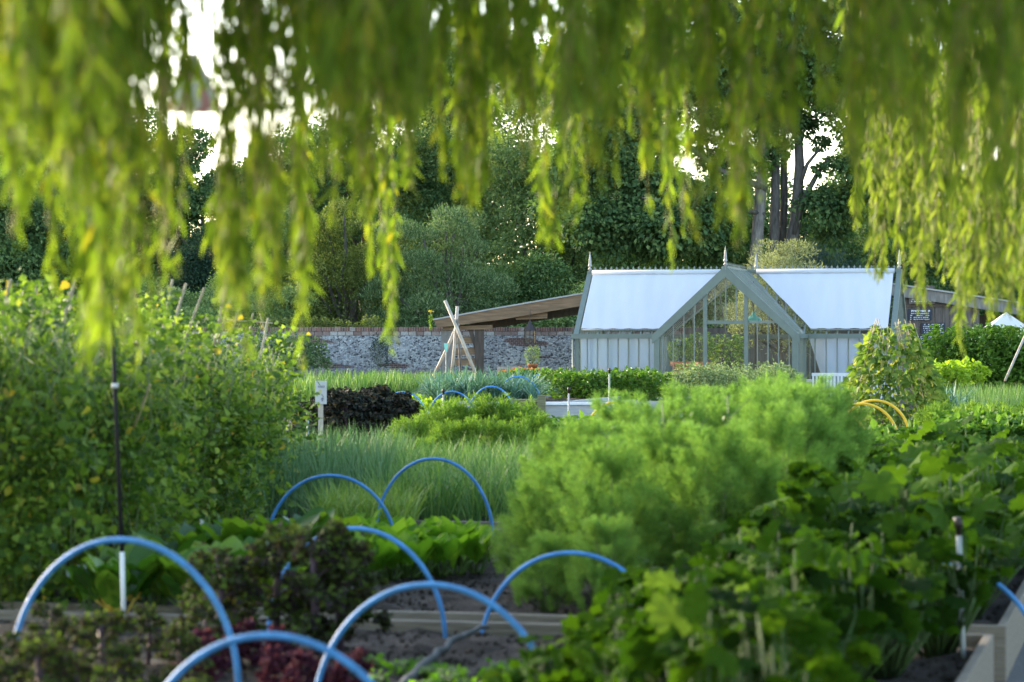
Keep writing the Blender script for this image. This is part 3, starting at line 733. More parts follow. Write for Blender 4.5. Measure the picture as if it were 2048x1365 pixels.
# wooden sign
p = at(641,880,33)
t = thing('garden_sign', 'small pale wooden sign with a yellow picture in front of the dark kale', 'sign', (p[0],33,p[2]-.3))
H = (880-762)/F*33+.3
ob('sign_post', G().box((-.03,.013,0),(.03,.05,H-.05)), M['pole'], t)
ob('sign_board', G().box((-.065,-.01,H-.285),(.075,.01,H)), M['board_paint'], t)
g = G()
for k in range(5): g.box((-.028+k*.017,-.0135,H-.085),(-.018+k*.017,-.0105,H-.058)); 
ob('sign_lettering', g, M['ink'], t)
ob('sign_picture', G().add([(-.018,-.013,H-.16),(-.004,-.013,H-.165),(.012,-.013,H-.125),(.008,-.013,H-.105),(-.02,-.013,H-.11)], [(0,1,2,3,4)]), M['ink_yellow'], t)
ob('sign_emblem', G().add([(.008,-.013,H-.25),(.04,-.013,H-.25),(.028,-.013,H-.235),(.045,-.013,H-.225),(.024,-.013,H-.2),(.003,-.013,H-.225),(.02,-.013,H-.235)], [(0,1,2,3,4,5,6)]), M['ink'], t)
# tripod of poles
Dt = 57.
for (x0,y0,d0),(x1,y1,d1),lb in (((890,601,.25),(957,742,-.35),'longest pale pole of the tripod, leaning left at its top'),((915,613,0),(902,745,.1),'near upright pale pole of the tripod'),
        ((916,648,-.2),(866,736,.5),'pale pole of the tripod sloping down to the left'),((914,640,.3),(922,742,.9),'thin dark pole at the back of the tripod')):
    a, b = at(x0,y0,Dt-d0), at(x1,y1+20,Dt+d1)
    tag(ob('garden_pole', G().tube([b, (a+b)/2+np.array([.01,0,0]), a], (.036 if 'thin' not in lb else .026), 8), M['pole'] if 'dark' not in lb else M['timber_grey'], None, True), lb, 'pole', 'poles tied as a tripod')
p = at(892,735,56)
t = thing('plant_marker', 'pale teal paddle marker standing beside the tripod', 'marker', p)
ob('stick', G().tube([(0,0,-.3),(0,0,.34)], .012, 6), M['pole'], t); ob('paddle', G().add([(x,y,z) for y in (-.01,.01) for x,z in ((-.02,.32),(.02,.32),(.05,.5),(-.045,.5))], [(0,1,2,3),(7,6,5,4),(0,4,5,1),(1,5,6,2),(2,6,7,3),(3,7,4,0)]), M['teal'], t)
# right stake
tag(ob('garden_stake', G().tube([at(2010,762,48), at(2050,672,48.5)], .022, 8), M['pole'], None, True), 'pale leaning stake at the right edge behind the onion rows', 'stake')
# trough
p = at(1083,808,42)
t = thing('wooden_trough', 'mossy wooden trough in front of the leeks with a corner post', 'planter', (p[0]-.55,43.2,0), -R(4))
ob('front_board', G().box((0,0,.3),(0.57,.05,.88)), M['wood_olive'], t); ob('rim', G().box((-.03,-.05,.88),(0.60,.10,.93)), M['wood_olive'], t)
ob('side_board', G().box((0.52,.05,.3),(0.57,.8,.88)), M['wood_olive'], t); ob('side_board', G().box((0,.05,.3),(.05,.8,.88)), M['wood_olive'], t)
ob('corner_post', G().box((0.50,-.07,0),(0.63,.04,.99)), M['wood_olive'], t); ob('back_board', G().box((0,.8,.3),(0.57,.85,.88)), M['wood_olive'], t)
ob('soil', G().box((.05,.05,.3),(0.52,.8,.82)), M['soil'], t)
# pale boards: the long low planter with a slanting edge
p = at(1084,812,44)
t = thing('pale_planter', 'pale grey board planter between the trough and potato plants', 'planter', (p[0],44,0), R(8))
ob('front_board', G().box((0,0,.1),(1.25,.05,.82)), M['wood_pale'], t); ob('side_board', G().box((0,.05,.1),(.05,1.6,.82)), M['wood_pale'], t)
ob('cap_rail', G().box((-.02,-.04,.82),(1.3,.09,.86)), M['white'], t)
# crate, pot near wall
p = at(1005,735,66)
t = thing('low_table', 'low timber table by the flint wall holding pot and crates', 'table', (p[0],66,0))
ob('table_top', G().box((-.1,0,1.02),(1.75,.6,1.08)), M['timber_dark'], t)
for x in (0,1.6):
    for y in (.05,.5): ob('leg', G().box((x,y,0),(x+.07,y+.07,1.02)), M['timber_dark'], t)
for x0, x1, lb in ((994,1038,'pale wooden crate left of the herb pot'),(1077,1096,'small pale wooden crate right of the herb pot')):
    a, b = at(x0,0,66.2)[0], at(x1,0,66.2)[0]
    t = thing('wooden_crate', lb, 'crate', (a,66.15,1.082), 0, 'crates on the low table')
    for k in range(2): ob('slat', G().box((0,0,.02+k*.09),(b-a,.015,.09+k*.09)), M['pole'], t); ob('slat', G().box((0,.285,.02+k*.09),(b-a,.3,.09+k*.09)), M['pole'], t)
    for xx in (.0,b-a-.02): ob('end_board', G().box((xx,.017,.0),(xx+.02,.283,.19)), M['pole'], t)
# striped pennant in the willow
p = at(388,222,9.5)
t = thing('striped_pennant', 'pink and white striped fabric bell hanging high in the willow at left', 'bunting', p)
n = 16; ang = np.linspace(0,2*math.pi,n+1)[:-1]
for mk, off in (('canopy',0),('pink',1)):
    g = G()
    for i in range(off, n, 2):
        for (r0,z0),(r1,z1) in (((.012,.20),(.05,.12)),((.05,.12),(.085,.04)),((.085,.04),(.095,-.0))):
            a, b = ang[i], ang[(i+1)%n]
            g.add([(r1*math.cos(a),r1*math.sin(a),z1),(r1*math.cos(b),r1*math.sin(b),z1),(r0*math.cos(b),r0*math.sin(b),z0),(r0*math.cos(a),r0*math.sin(a),z0)], [(0,1,2,3)])
    ob('stripes', g, M[mk], t)
ob('string', G().tube([(0,0,.2),(0,0,1.2)], .002, 4), M['twig'], t)

# ================================================================== vegetation
def proto(key, **parts):   # name -> (G, mats, smooth)
    PROTO[key] = {k: v[0].mesh(key+'_'+k, v[1], v[2] if len(v) > 2 else False) for k, v in parts.items()}
def arc(p0, dirv, L, droop, n=8):
    """points along an arching stalk"""
    d = nrm(np.array(dirv, float)); p = np.array(p0, float); out = [p.copy()]
    for i in range(n):
        d = nrm(d + np.array([0,0,-droop/n])); p = p + d*L/n; out.append(p.copy())
    return np.array(out)
# --- curly kale
def kale(key, mleaf, mstem, H, nleaf, Ll, sub, sz, spread=1.0):
    g = G(); gs = G()
    gs.tube([(0,0,0),(.02,.01,H*.5),(.0,.02,H*.85)], [.018,.012], 6)
    for i in range(nleaf):
        f = i/nleaf; a = i*2.4+rnd(-.3,.3); z = H*(.25+.6*f); el = .25+.9*f
        dv = (math.cos(a)*math.cos(el)*spread, math.sin(a)*math.cos(el)*spread, math.sin(el)+.25)
        L = Ll*(1.05-.45*f)*rnd(.8,1.1); pts = arc((0,0,z), dv, L, 1.5*(1-.4*f))
        gs.tube(pts[:6], [.006,.003], 4)
        n = sub; t = rng.uniform(.3,1,n)**.8; ii = t*8; k = np.minimum(ii.astype(int),7); fr = (ii-k)[:,None]
        c = pts[k]*(1-fr)+pts[k+1]*fr; d = nrm(pts[k+1]-pts[k]); side = nrm(np.cross(d, [0,0,1.]))
        sgn = rng.choice([-1,1],n)[:,None]; wv = (.36*Ll*np.sin(np.clip(t,0,1)*2.6)**.8)[:,None]
        c = c + side*sgn*wv*rng.uniform(.1,1,(n,1))*.75 + rng.normal(0,.012,(n,3)) - np.array([0,0,.03])*rng.uniform(0,1,(n,1))
        dd = nrm(side*sgn + d*.6 + rng.normal(0,.45,(n,3)))
        Mx = frames(dd, np.tile([0,0,1.],(n,1)), .6); s = sz*rng.uniform(.6,1.25,n)
        g.inst(FRILL, scl(Mx, s, s*1.1), c)
    proto(key, leaves=(g, mleaf), stem=(gs, mstem, True))
for k in range(3): kale('kale_p%d'%k, M['kale_purple'], M['stem_purple'], .46+.06*k, 13, .23, 85, .027)
kale('kale_r', M['kale_red'], M['stem_purple'], .22, 10, .14, 70, .024)
for k in range(2): kale('kale_b%d'%k, M['kale_black'], M['stem_purple'], .70, 24, .36, 110, .042, 1.1)
# --- chard / beet
def chard(key, ml, ms, H, n, L, wd, T):
    g = G(); gs = G()
    for i in range(n):
        a = rnd(0,6.28); el = rnd(.8,1.4); pl = H*rnd(.5,1); dv = (math.cos(a)*math.cos(el), math.sin(a)*math.cos(el), math.sin(el))
        pts = arc((math.cos(a)*.03,math.sin(a)*.03,0), dv, pl, .4, 5); gs.tube(pts, [.010,.006], 5)
        d = nrm(pts[-1]-pts[-2]); d = nrm(np.array([math.cos(a)*rnd(.05,.55),math.sin(a)*rnd(.05,.55),1.]))
        up = np.array([-math.cos(a)*.7,-math.sin(a)*.7,.8]); ll = L*rnd(.7,1.15)
        g.inst(T, scl(frames([d],[up],.25), ll, ll*wd), pts[-1:])
    proto(key, leaves=(g, ml, True), stalks=(gs, ms, True))
PUCK = fold([.06,.30,.42,.46,.44,.36,.22,.04], .28, .25, .07, 21)
for k in range(3): chard('chard%d'%k, M['chard'], M['stem_yellow'] if k == 1 else M['stem'], .20, 17, .26, .8, PUCK)
for k in range(2): chard('beet%d'%k, M['beet'], M['stem'], .16, 13, .17, .85, OVR)
# --- squash and celeriac like leafy plants
def bigleaf(key, ml, ms, H, n, L, Ts, R0, tilt=.5):
    g = G(); gs = G()
    for i in range(n):
        a = rnd(0,6.28); f = rnd(.35,1)**.6; r = R0*rnd(.1,1); h = H*f*(1-.25*(r/R0)**2)*(1+.16*math.sin(a*2+n))
        tip = np.array([math.cos(a)*r, math.sin(a)*r, h]); base = tip*np.array([.25,.25,0])
        mid = (tip+base)/2+np.array([math.cos(a)*.05,math.sin(a)*.05,.06]); gs.tube([base,mid,tip*.97], [.008,.0035], 5)
        d = nrm(np.array([math.cos(a),math.sin(a),rnd(-.5,.35)])+rng.normal(0,.35,3)); ll = L*rnd(.6,1.15)
        T = Ts[i%len(Ts)]; g.inst(T, scl(frames([d],None,tilt), ll), tip[None]-d[None]*ll*.12)
    proto(key, leaves=(g, ml, True), stalks=(gs, ms, True))
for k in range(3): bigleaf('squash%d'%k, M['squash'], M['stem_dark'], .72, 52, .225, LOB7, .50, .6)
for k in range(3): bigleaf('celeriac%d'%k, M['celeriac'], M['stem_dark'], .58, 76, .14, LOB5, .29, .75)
# --- feathery
def feather(key, ml, ms, H, R0, nplume, nn, nl, nw, T=NEED, flat=1.0, plr=.10):
    g = G(); gs = G()
    for i in range(nplume):
        a = rnd(0,6.28); f = rnd(.08,1)**.7; prof = math.sin(min(1,(f*.9+.18))*math.pi*.93)**.6
        r = R0*prof*rnd(.35,1)**.5; c = np.array([math.cos(a)*r, math.sin(a)*r, H*f*(1-.12*(r/R0)**2)])
        if i%3 == 0: gs.tube([c*np.array([.2,.2,.0]), c*np.array([.55,.55,.6]), c], [.007,.003], 4)
        ax = nrm(np.array([math.cos(a)*.5,math.sin(a)*.5,1.])+rng.normal(0,.25,3)); pl = plr*rnd(.7,1.5)
        n = nn; t = rng.uniform(-1,1,n); rad = pl*(.55 if T is not NW or nn < 200 else .42)*np.sqrt(np.clip(1-t*t,0,1))
        o = nrm(rng.normal(0,1,(n,3))); P = c + ax*(t*pl)[:,None] + o*(rad*rng.uniform(.0,1,n))[:,None]
        d = nrm(ax*.9+o*.9+rng.normal(0,.25,(n,3))); L = nl*rng.uniform(.6,1.3,n)
        g.inst(T, scl(frames(d,None,2), L, np.full(n,nw)), P)
    proto(key, fronds=(g, ml), stems=(gs, ms, True))
NW = strip([.5,.5,.1], .15)
for k in range(3): feather('fennel%d'%k, M['fennel'], M['stem'], 1.22, .42, 96, 360, .046, .0034, NW, plr=.13)
for k in range(2): feather('mound%d'%k, M['mound'], M['stem'], .80, .42, 90, 70, .07, .009, NW, plr=.12)
feather('carrot', M['mound'], M['stem'], .42, .28, 50, 45, .07, .009, NW, plr=.09)
# --- bushy small leaves
def bushy(key, ml, ms, H, R0, n, L, T, wd=1., part='foliage', extra=None, up=.6):
    g = G(); gs = G()
    f = rng.uniform(0,1,n)**.65; a = rng.uniform(0,6.28,n); r = R0*np.sin(np.clip(f*.8+.2,0,1)*math.pi*.9)**.5*rng.uniform(.3,1,n)**.5
    lump = 1+.16*np.sin(a*3+f*7)+.1*np.sin(a*7+2)
    P = np.stack([np.cos(a)*r*lump, np.sin(a)*r*lump, H*f*(.92+.12*np.sin(a*5))], 1)
    d = nrm(np.stack([np.cos(a),np.sin(a),np.full(n,.2)],1)+rng.normal(0,.6,(n,3)))
    s = L*rng.uniform(.6,1.2,n); g.inst(T, scl(frames(d,None,up), s, s*wd), P)
    for i in range(9): aa = i*.7; gs.tube([(0,0,0),(math.cos(aa)*R0*.35,math.sin(aa)*R0*.35,H*.5),(math.cos(aa)*R0*.6,math.sin(aa)*R0*.6,H*.88)], [.008,.004], 4)
    d = dict(); d[part] = (g, ml); d['stems'] = (gs, ms, True)
    if extra:
        em, en, es, et = extra; e = G(); k = rng.choice(np.nonzero(f > .55)[0], en); dd = rdir(en, .8)
        e.inst(et, scl(frames(dd,None,2), np.full(en,es)), P[k]*1.04); d['flowers'] = (e, em)
    proto(key, **d)
for k in range(2): bushy('potato%d'%k, M['potato'], M['stem'], .56, .36, 620, .075, OV, 1.1, extra=(M['white_petal'], 7, .035, HEART))
for k in range(2): bushy('sage%d'%k, M['sage'], M['stem'], .80, .42, 900, .075, OV, .65)
bushy('lime', M['lime'], M['stem'], .36, .3, 260, .10, OVR, 1.)
bushy('shrub', M['potato'], M['stem'], 1.6, .75, 1900, .12, OV, .8, extra=(M['white_petal'], 26, .05, HEART))
bushy('lavender', M['lavender'], M['stem'], .62, .4, 700, .09, strip([.3,.5,.2],.1), .12, up=2.)
bushy('nasturtium', M['potato'], M['stem'], .30, .3, 200, .06, HEART, 1.1, extra=(M['orange'], 26, .055, HEART))
bushy('herb', M['tree_mid'], M['stem'], .55, .22, 500, .06, OV, .6)
bushy('lowleaf', M['potato'], M['stem'], .32, .34, 240, .11, OVR, 1.)
bushy('bramble', M['tree_light'], M['stem'], .7, .45, 380, .10, OV, .9)
bushy('climber', M['yew'], M['stem'], .95, .42, 900, .05, OV, .8)
bushy('wallbush', M['tree_grey'], M['stem'], 1.9, .62, 1500, .11, OV, .75)
bushy('seedling', M['beet'], M['stem'], .07, .06, 12, .05, OV, 1.)
bushy('indoor', M['tree_mid'], M['stem'], .75, .36, 800, .07, OV, .8)
# --- blades
def blades(n, H, wd, spread, lean, area, T_segs=7, arching=.5):
    """grass like blades with their own curve; area=(x0,x1,y0,y1)"""
    g = G()
    base = np.stack([rng.uniform(area[0],area[1],n), rng.uniform(area[2],area[3],n), np.zeros(n)],1)
    a = rng.uniform(0,6.28,n); L = H*rng.uniform(.6,1.15,n); ln = lean*rng.uniform(.1,1,n); m = T_segs
    d0 = np.stack([np.cos(a)*ln, np.sin(a)*ln, np.ones(n)],1); d0 = nrm(d0)
    t = np.linspace(0,1,m)
    Hh = np.stack([np.cos(a),np.sin(a),np.zeros(n)],1); ar = arching*rng.uniform(.2,1.4,n)
    cen = base[:,None,:] + d0[:,None,:]*(L[:,None]*t)[:,:,None] + Hh[:,None,:]*((L*ar*.5)[:,None]*t**2.4)[:,:,None] - np.array([0,0,1.])*((L*ar*ar*.45)[:,None]*t**3)[:,:,None]
    b = a+rng.uniform(.8,2.3,n); side = np.stack([np.cos(b),np.sin(b),np.zeros(n)],1)
    W = wd*rng.uniform(.7,1.3,n)[:,None]*np.interp(t,[0,.3,.75,1],[.8,1,.7,.05])[None,:]
    V = np.stack([cen-side[:,None,:]*W[:,:,None], cen+side[:,None,:]*W[:,:,None]],2).reshape(-1,3)
    F1 = np.array([(2*i,2*i+1,2*i+3,2*i+2) for i in range(m-1)]).reshape(-1)
    g.v.append(V); g.l.append((F1[None,:]+(np.arange(n)*2*m)[:,None]).reshape(-1)); g.t.append(np.full(n*(m-1),4)); g.m.append(np.zeros(n*(m-1),int)); g.n = len(V)
    return g
for k in range(3):
    g = blades(24, .60, .017, .1, .6, (-.04,.04,-.04,.04), 9, .95); gs = G().tube([(0,0,0),(0,0,.16)], .02, 7)
    proto('leek%d'%k, blades=(g, M['leek']), stem=(gs, M['leek'], True))

def field(name, label, cat, g, m, loc, kind='stuff', rz=-TH):
    o = ob(name, g, m, None, False); o.location = tuple(loc); o.rotation_euler = (0,0,rz); return tag(o, label, cat, None, kind)

def span(px0, px1, D): return (px0-1024)/F*D, (px1-1024)/F*D
# onions in bed C  (u,v box local)
def onion_field(label, px0, px1, D0, D1, n, H, wd, m, z=.25, lean=.3, arching=.35, cat='onions'):
    Dm = (D0+D1)/2; x0, _ = span(px0, 0, D0); x1 = span(0, px1, D0)[1]; x0 = (px0-1024)/F*Dm; x1 = (px1-1024)/F*Dm
    g = blades(n, H, wd, .1, lean, (x0,x1,-(D1-D0)/2,(D1-D0)/2), 7, arching)
    field('onion_blades', label, cat, g, m, (0,Dm,z), 'stuff', 0)
onion_field('blue green onion blades beside the pea row, below the small sign', 560, 800, 24, 31, 2600, .66, .006, M['onion_blue'])
onion_field('bright green onion blades behind the tall blue hoop', 790, 1075, 23.5, 30, 4200, .58, .0055, M['onion'], lean=.5, arching=.6)
onion_field('short pale green grassy blades left of the tall blue hoop', 640, 830, 22.4, 24, 1100, .42, .005, M['onion_light'], lean=.6, arching=.7)
onion_field('row of upright onion blades in front of the flint wall', 600, 800, 51, 55, 1300, .58, .010, M['onion'], .72, .3, .3)
onion_field('fine green carrot and onion tops left of the leeks', 730, 960, 51, 55, 3200, .50, .008, M['onion'], .76, .4, .3)
onion_field('row of onion blades at the right edge below the tall shrub', 1925, 2120, 44, 50, 3000, .62, .008, M['onion'], .45, .2, .2)
onion_field('lower front of the onion row at the right edge', 1925, 2120, 42, 45, 1300, .62, .008, M['onion_blue'], .3, .2, .2)

# leeks
i = 0
for D_ in (45.9, 46.8, 47.8, 48.8):
    for px in range(862, 1078, 9):
        x = (px+rnd(-5,5)-1024)/F*D_
        place('leek%d'%(i%3), 'leek', 'blue green leek in the block behind the wooden trough', 'leek', (x, D_+rnd(-.3,.3), .80), s=rnd(.9,1.1), group='leeks behind the trough'); i += 1
for px in (1868,1880,1893,1905,1918,1930,1875,1899,1922,1886,1911):
    D_ = 45+rnd(0,2); place('leek%d'%(i%3), 'leek', 'dark blue green leek beside the bean cone', 'leek', ((px-1024)/F*D_, D_, .5), s=rnd(1.05,1.25), group='leeks beside the bean cone'); i += 1

# fennel
for i, (px, D_, s_) in enumerate(((1110,16.6,.86),(1215,15.9,.93),(1330,16.6,1.0),(1440,16.0,1.0),(1550,17.0,1.04),(1180,18.1,1.0),(1300,18.6,1.08),(1420,18.4,1.1),(1540,19.0,1.12),(1615,18.8,1.0),(1240,20.2,1.1),(1380,20.3,1.15),(1500,20.6,1.15),(1600,20.5,1.1),(1060,17.0,.62),(1130,19.4,.95),(1095,15.6,.5),(1215,15.2,.55),(1640,21.0,1.0),(1600,21.2,1.15),(1655,21.2,1.08))):
    place('fennel%d'%(i%3), 'fennel_plant', 'soft feathery green fennel in the tall cloud right of centre', 'fennel', ((px-1024)/F*D_, D_, .24), s=(s_*.95,s_*.95,s_*np.interp(px,[1050,1200,1450,1500],[.68,.82,.83,.86])), group='feathery fennel plants')
for px, D_, hh in ((1355,16.8,1.22),(1388,17.2,1.1),(1470,17.4,1.25),(1240,17.0,1.0)):
    g = G(); pts = arc((0,0,0),(rnd(-.1,.1),rnd(-.1,.1),1),hh,.15,8); g.tube(pts,[.010,.004],5)
    for k in range(5): g.tube(arc(pts[4+k%4],(math.cos(k*2.2),math.sin(k*2.2),1.2),.22,.3,4),[.004,.002],4)
    n = 26; g.inst(OV, scl(frames(rdir(n,1.)), np.full(n,.03)), pts[rng.integers(6,9,n)]+rng.normal(0,.02,(n,3)))
    o = ob('fennel_stalk', g, M['stem'], None, True); o.location = ((px-1024)/F*D_, D_-.35, .24); tag(o, 'bare darker stalk rising through the feathery fennel', 'stalk', 'bare stalks in the fennel')
# bright mound
for i, (px, D_, s_) in enumerate(((820,33.2,.8),(870,34,.95),(930,34.4,1.05),(985,34.4,1.08),(1035,34.2,1.0),(1068,33.6,.82),(900,32.6,.75),(960,32.6,.8),(1020,32.6,.75),(780,32.3,.55),(740,32.0,.45),(700,31.9,.4),(660,31.9,.35),(850,32,.5))):
    place('mound%d'%(i%2), 'feathery_plant', 'bright green feathery plant in the mound left of the fennel', 'plant', ((px-1024)/F*D_, D_, .28), s=(s_,s_,s_*.88), group='bright feathery mound')
# dark kale far
for i, (px, D_, s_) in enumerate(((648,38.5,.9),(690,38,1.0),(735,38.2,.95),(775,38.3,.95),(810,38.6,.88),(668,39.6,1.),(712,39.7,1.03),(755,39.6,1.05),(797,39.9,.95),(625,39.4,.85),(832,39.2,.7))):
    place('kale_b%d'%(i%2), 'dark_kale', 'nearly black curly kale in the dark clump behind the sign', 'kale', ((px-1024)/F*D_, D_, .32), s=(s_*1.22,s_*1.2,s_*1.1), group='dark curly kale clump')
for i, px in enumerate((690,720,745,775,800,828,850,872,890)):
    D_ = 43.2+rnd(-.3,.3) if px < 830 else 42.6; place('lime', 'lettuce', 'bright lime lettuce tops behind the dark kale', 'lettuce', ((px-1024)/F*D_, D_,   .76 if px < 830 else .68), s=rnd(.55,.7), group='lime lettuces')
# potatoes
for i, (px, D_) in enumerate(((1108,50.5),(1135,49.8),(1165,49.6),(1195,49.4),(1228,49.6),(1260,49.8),(1290,50),(1125,51.3),(1155,51),(1185,51),(1215,51),(1248,51.3),(1280,51.3),(1306,50.8))):
    place('potato%d'%(i%2), 'potato_plant', 'bushy green potato plant before the left greenhouse windows', 'potato plant', ((px-1024)/F*D_, D_, .74), s=rnd(.92,1.1), group='potato plants')
# sage-like in front of porch
for i, (px, D_) in enumerate(((1325,56),(1350,55.5),(1378,56),(1405,55.6),(1432,56.2),(1460,55.6),(1490,56),(1518,55.6),(1545,56.2),(1570,56),(1340,57),(1395,57.1),(1450,57.2),(1505,57),(1555,57))):
    place('sage%d'%(i%2), 'pale_shrub', 'pale grey green shrubby plant in front of the greenhouse porch', 'shrub', ((px-1024)/F*D_, D_, .55 if px not in (1325,1350,1340) else .35), s=rnd(.85,1.1), group='pale shrubs before the porch')
# low plants right
for i, (px, D_) in enumerate(((1850,54),(1870,53.6),(1892,54),(1915,54.3),(1936,54),(1905,53),(1880,53))):
    place('lime', 'leafy_plant', 'bright yellow green leafy plant below the tall dark shrub', 'plant', ((px-1024)/F*D_, D_, 1.02), s=rnd(1.05,1.3), group='yellow green plants at right')
for i, (px, D_) in enumerate(((1900,58.3),(1945,58),(1985,58.4),(2030,58),(2070,58.5),(1925,59.5),(1968,59.5),(2010,59.5),(2050,59.5))):
    place('shrub', 'tall_shrub', 'tall dark green leafy shrub with small white flowers at right', 'shrub', ((px-1024)/F*D_, D_, .55), s=rnd(.95,1.08), group='tall shrubs at right')
for i in range(26):
    px = 1865+i*8.5; D_ = 38+rnd(0,3); place('carrot', 'carrot_top', 'low feathery carrot top in front of the right onion row', 'carrot', ((px-1024)/F*D_, D_, .40), s=rnd(.8,1.1), group='carrot tops at right')
for i in range(22):
    px = 1925+(i%8)*19; D_ = 32+(i//8)*1.6; place('lowleaf', 'leafy_plant', 'low broad leafed plant at the right edge above the squash', 'plant', ((px-1024)/F*D_, D_, .50), s=rnd(.9,1.3), group='low broad leafed plants')
for i in range(20):
    px = 1690+(i%10)*20; D_ = 29.5+(i//10)*3; place('lowleaf', 'leafy_plant', 'bright low leafy plant below the yellow hoops', 'plant', ((px-1024)/F*D_, D_, .38), s=rnd(.9,1.3), group='low plants below the yellow hoops')
# small leafy at trough foot
for px, D_ in ((1105,38),(1130,37.5),(1150,38),(1088,37),(1120,36)):
    place('lowleaf', 'leafy_plant', 'small leafy plant in front of the pale planter', 'plant', ((px-1024)/F*D_, D_, .35), s=rnd(1.,1.4), group='small plants before the planter')
for px in (1050,1068,1086,1102,1078): place('lowleaf','leafy_plant','low leafy plant under the far blue hoops','plant',((px-1024)/F*57,57,.9),s=rnd(.9,1.2),group='low plants under far hoops')
# lavender and flowers near the wall
for i, px in enumerate(range(600, 870, 20)): place('lavender', 'lavender', 'grey violet lavender at the foot of the flint wall', 'lavender', ((px-1024)/F*72, 72+rnd(-.4,.4), .55), s=rnd(.9,1.1), group='lavender along the wall')
for i, px in enumerate((1015,1032,1046,1058,1085,1100,1114,1128)): place('nasturtium', 'nasturtium', 'orange flowers at the foot of the wall behind the far hoops', 'flower', ((px-1024)/F*64.5, 64.5+rnd(-.2,.2), .92), s=rnd(.8,1.05), group='orange flowers by the wall')
p = at(1065,738,66.3)
def pot(loc, label, s, key, ps=1.0, grp=None):
    t = thing('plant_pot', label, 'pot', loc, 0, grp, s)
    ob('pot_body', G().lathe([(0,0),(.10,0),(.14,.25),(.155,.25),(.16,.31),(.14,.31),(.13,.27),(0,.27)], (0,0,0), 16), M['terracotta'], t, True)
    return t
pot((p[0],66.3,1.085), 'small terracotta pot on the table by the flint wall', .8, None)
place('herb', 'potted_herb', 'leafy herb growing in the pot by the flint wall', 'plant', (p[0],66.3,1.3), s=.85)
# greenhouse pots
for i, x in enumerate((-3.3,-2.85,-2.4,-1.95)):
    q_ = ghl(x,1.3,.985); pot(q_, 'terracotta pot on the bench behind the left greenhouse windows', 1.0, None, grp='pots on the greenhouse bench')
    place('indoor', 'potted_plant', 'leafy plant in a pot behind the left greenhouse windows', 'plant', (q_[0],q_[1],q_[2]+.27), s=.85, group='plants on the greenhouse bench')
for x, y, s_, lb in ((-1.12,-.9,1.45,'large terracotta pot in the left corner of the greenhouse porch'),(-.72,.0,1.4,'terracotta pot beside the porch doorway, further inside')):
    q_ = ghl(x,y,.97); pot(q_, lb, s_, None)
    t = thing('stand', 'low wooden stand under the pot: '+('left porch corner' if x < -1 else 'inside the doorway'), 'stand', ghl(x,y,0), -TH)
    ob('stand_top', G().box((-.25,-.25,.92),(.25,.25,.965)), M['timber_grey'], t)
    for a_ in (-.22,.17):
        for b_ in (-.22,.17): ob('leg', G().box((a_,b_,0),(a_+.05,b_+.05,.92)), M['timber_grey'], t)
for x, y, z, s_, lb in ((-1.12,-.9,1.38,.75,'bushy plant in the large pot of the porch corner'),(-.8,-.1,1.35,.95,'taller bushy plant left of the porch doorway'),(-.25,.4,1.2,1.1,'dark leafy climber seen through the porch doorway')):
    place('indoor', 'potted_plant', lb, 'plant', ghl(x,y,z), s=s_)
# wall plants
for px, z, s_ in ((545,1.9,1.),(560,2.1,.8),(598,2.15,.75),(640,2.2,.7),(665,2.2,.6),(690,2.2,.55),(720,2.2,.5),(742,2.2,.75),(620,2.2,.6)):
    place('bramble', 'bramble', 'light green bramble growing over the top of the flint wall', 'bramble', ((px-1024)/F*76.7, 76.7, z-.1), s=s_, group='brambles over the wall')
place('climber', 'wall_climber', 'round dark climber clinging to the middle of the flint wall', 'climber', ((758-1024)/F*75.8, 75.75, 1.0), s=(1,.5,1.15))
for px, D_ in ((560,73.4),(592,73.0),(618,73.5),(530,73.5)): place('wallbush', 'wall_bush', 'grey green leafy bush against the left end of the flint wall', 'bush', ((px-1024)/F*D_, D_, .1), s=rnd(.95,1.1), group='bushes at the wall')
t = thing('ragwort', 'single yellow flower stalk standing up beside the shelter beam', 'flower', at(861,655,75.5))
ob('stalk', G().tube([(0,0,-.1),(.01,0,.2),(0,0,.42)], .012, 5), M['stem'], t)
g = G(); n = 60; g.inst(OV, scl(frames(rdir(n)), np.full(n,.07)), np.stack([rng.normal(0,.01,n),rng.normal(0,.01,n),rng.uniform(-.05,.38,n)],1)); ob('leaves', g, M['lime'], t)
g = G(); n = 30; g.inst(HEART, scl(frames(rdir(n,.8)), np.full(n,.05)), np.stack([rng.normal(0,.035,n),rng.normal(0,.03,n),rng.normal(.44,.012,n)],1)); ob('flower_head', g, M['yellow_petal'], t)

# near bed: purple kale
ks = []
for D_, pxs in ((9.3,(20,120,215,330)),(10.0,(-30,70,170,290,400)),(10.9,(10,110,225,330)),(11.9,(40,150,260,350)),(12.9,(90,190,300,420,)),(13.6,(455,540,620,700))):
    for px in pxs: ks.append((px+rnd(-18,18), D_+rnd(-.2,.2)))
for i, (px, D_) in enumerate(ks):
    s_ = rnd(.85,1.05)*(1.28 if D_ > 13.2 else (.80 if D_ < 12.5 else .74)); 
    if px > 280 and D_ < 11.5: s_ *= .72
    if 11.5 < D_ < 13.2: s_ *= .8
    place('kale_p%d'%(i%3), 'purple_kale', 'tall purple curly kale between the blue hoops' if D_ > 13.2 else 'olive purple curly kale in the lower left corner', 'kale', ((px-1024)/F*D_, D_, .24), s=s_, group='tall purple kale' if D_ > 13.2 else 'purple kale at lower left')
for px, D_ in ((400,12.6),(560,12.9),(700,11.9),(620,11.6),(560,12.0),(480,13.1)): place('kale_r', 'red_kale', 'small dark red kale under the blue hoops', 'kale', ((px-1024)/F*D_, D_, .24), s=rnd(.7,1.), group='small red kale')
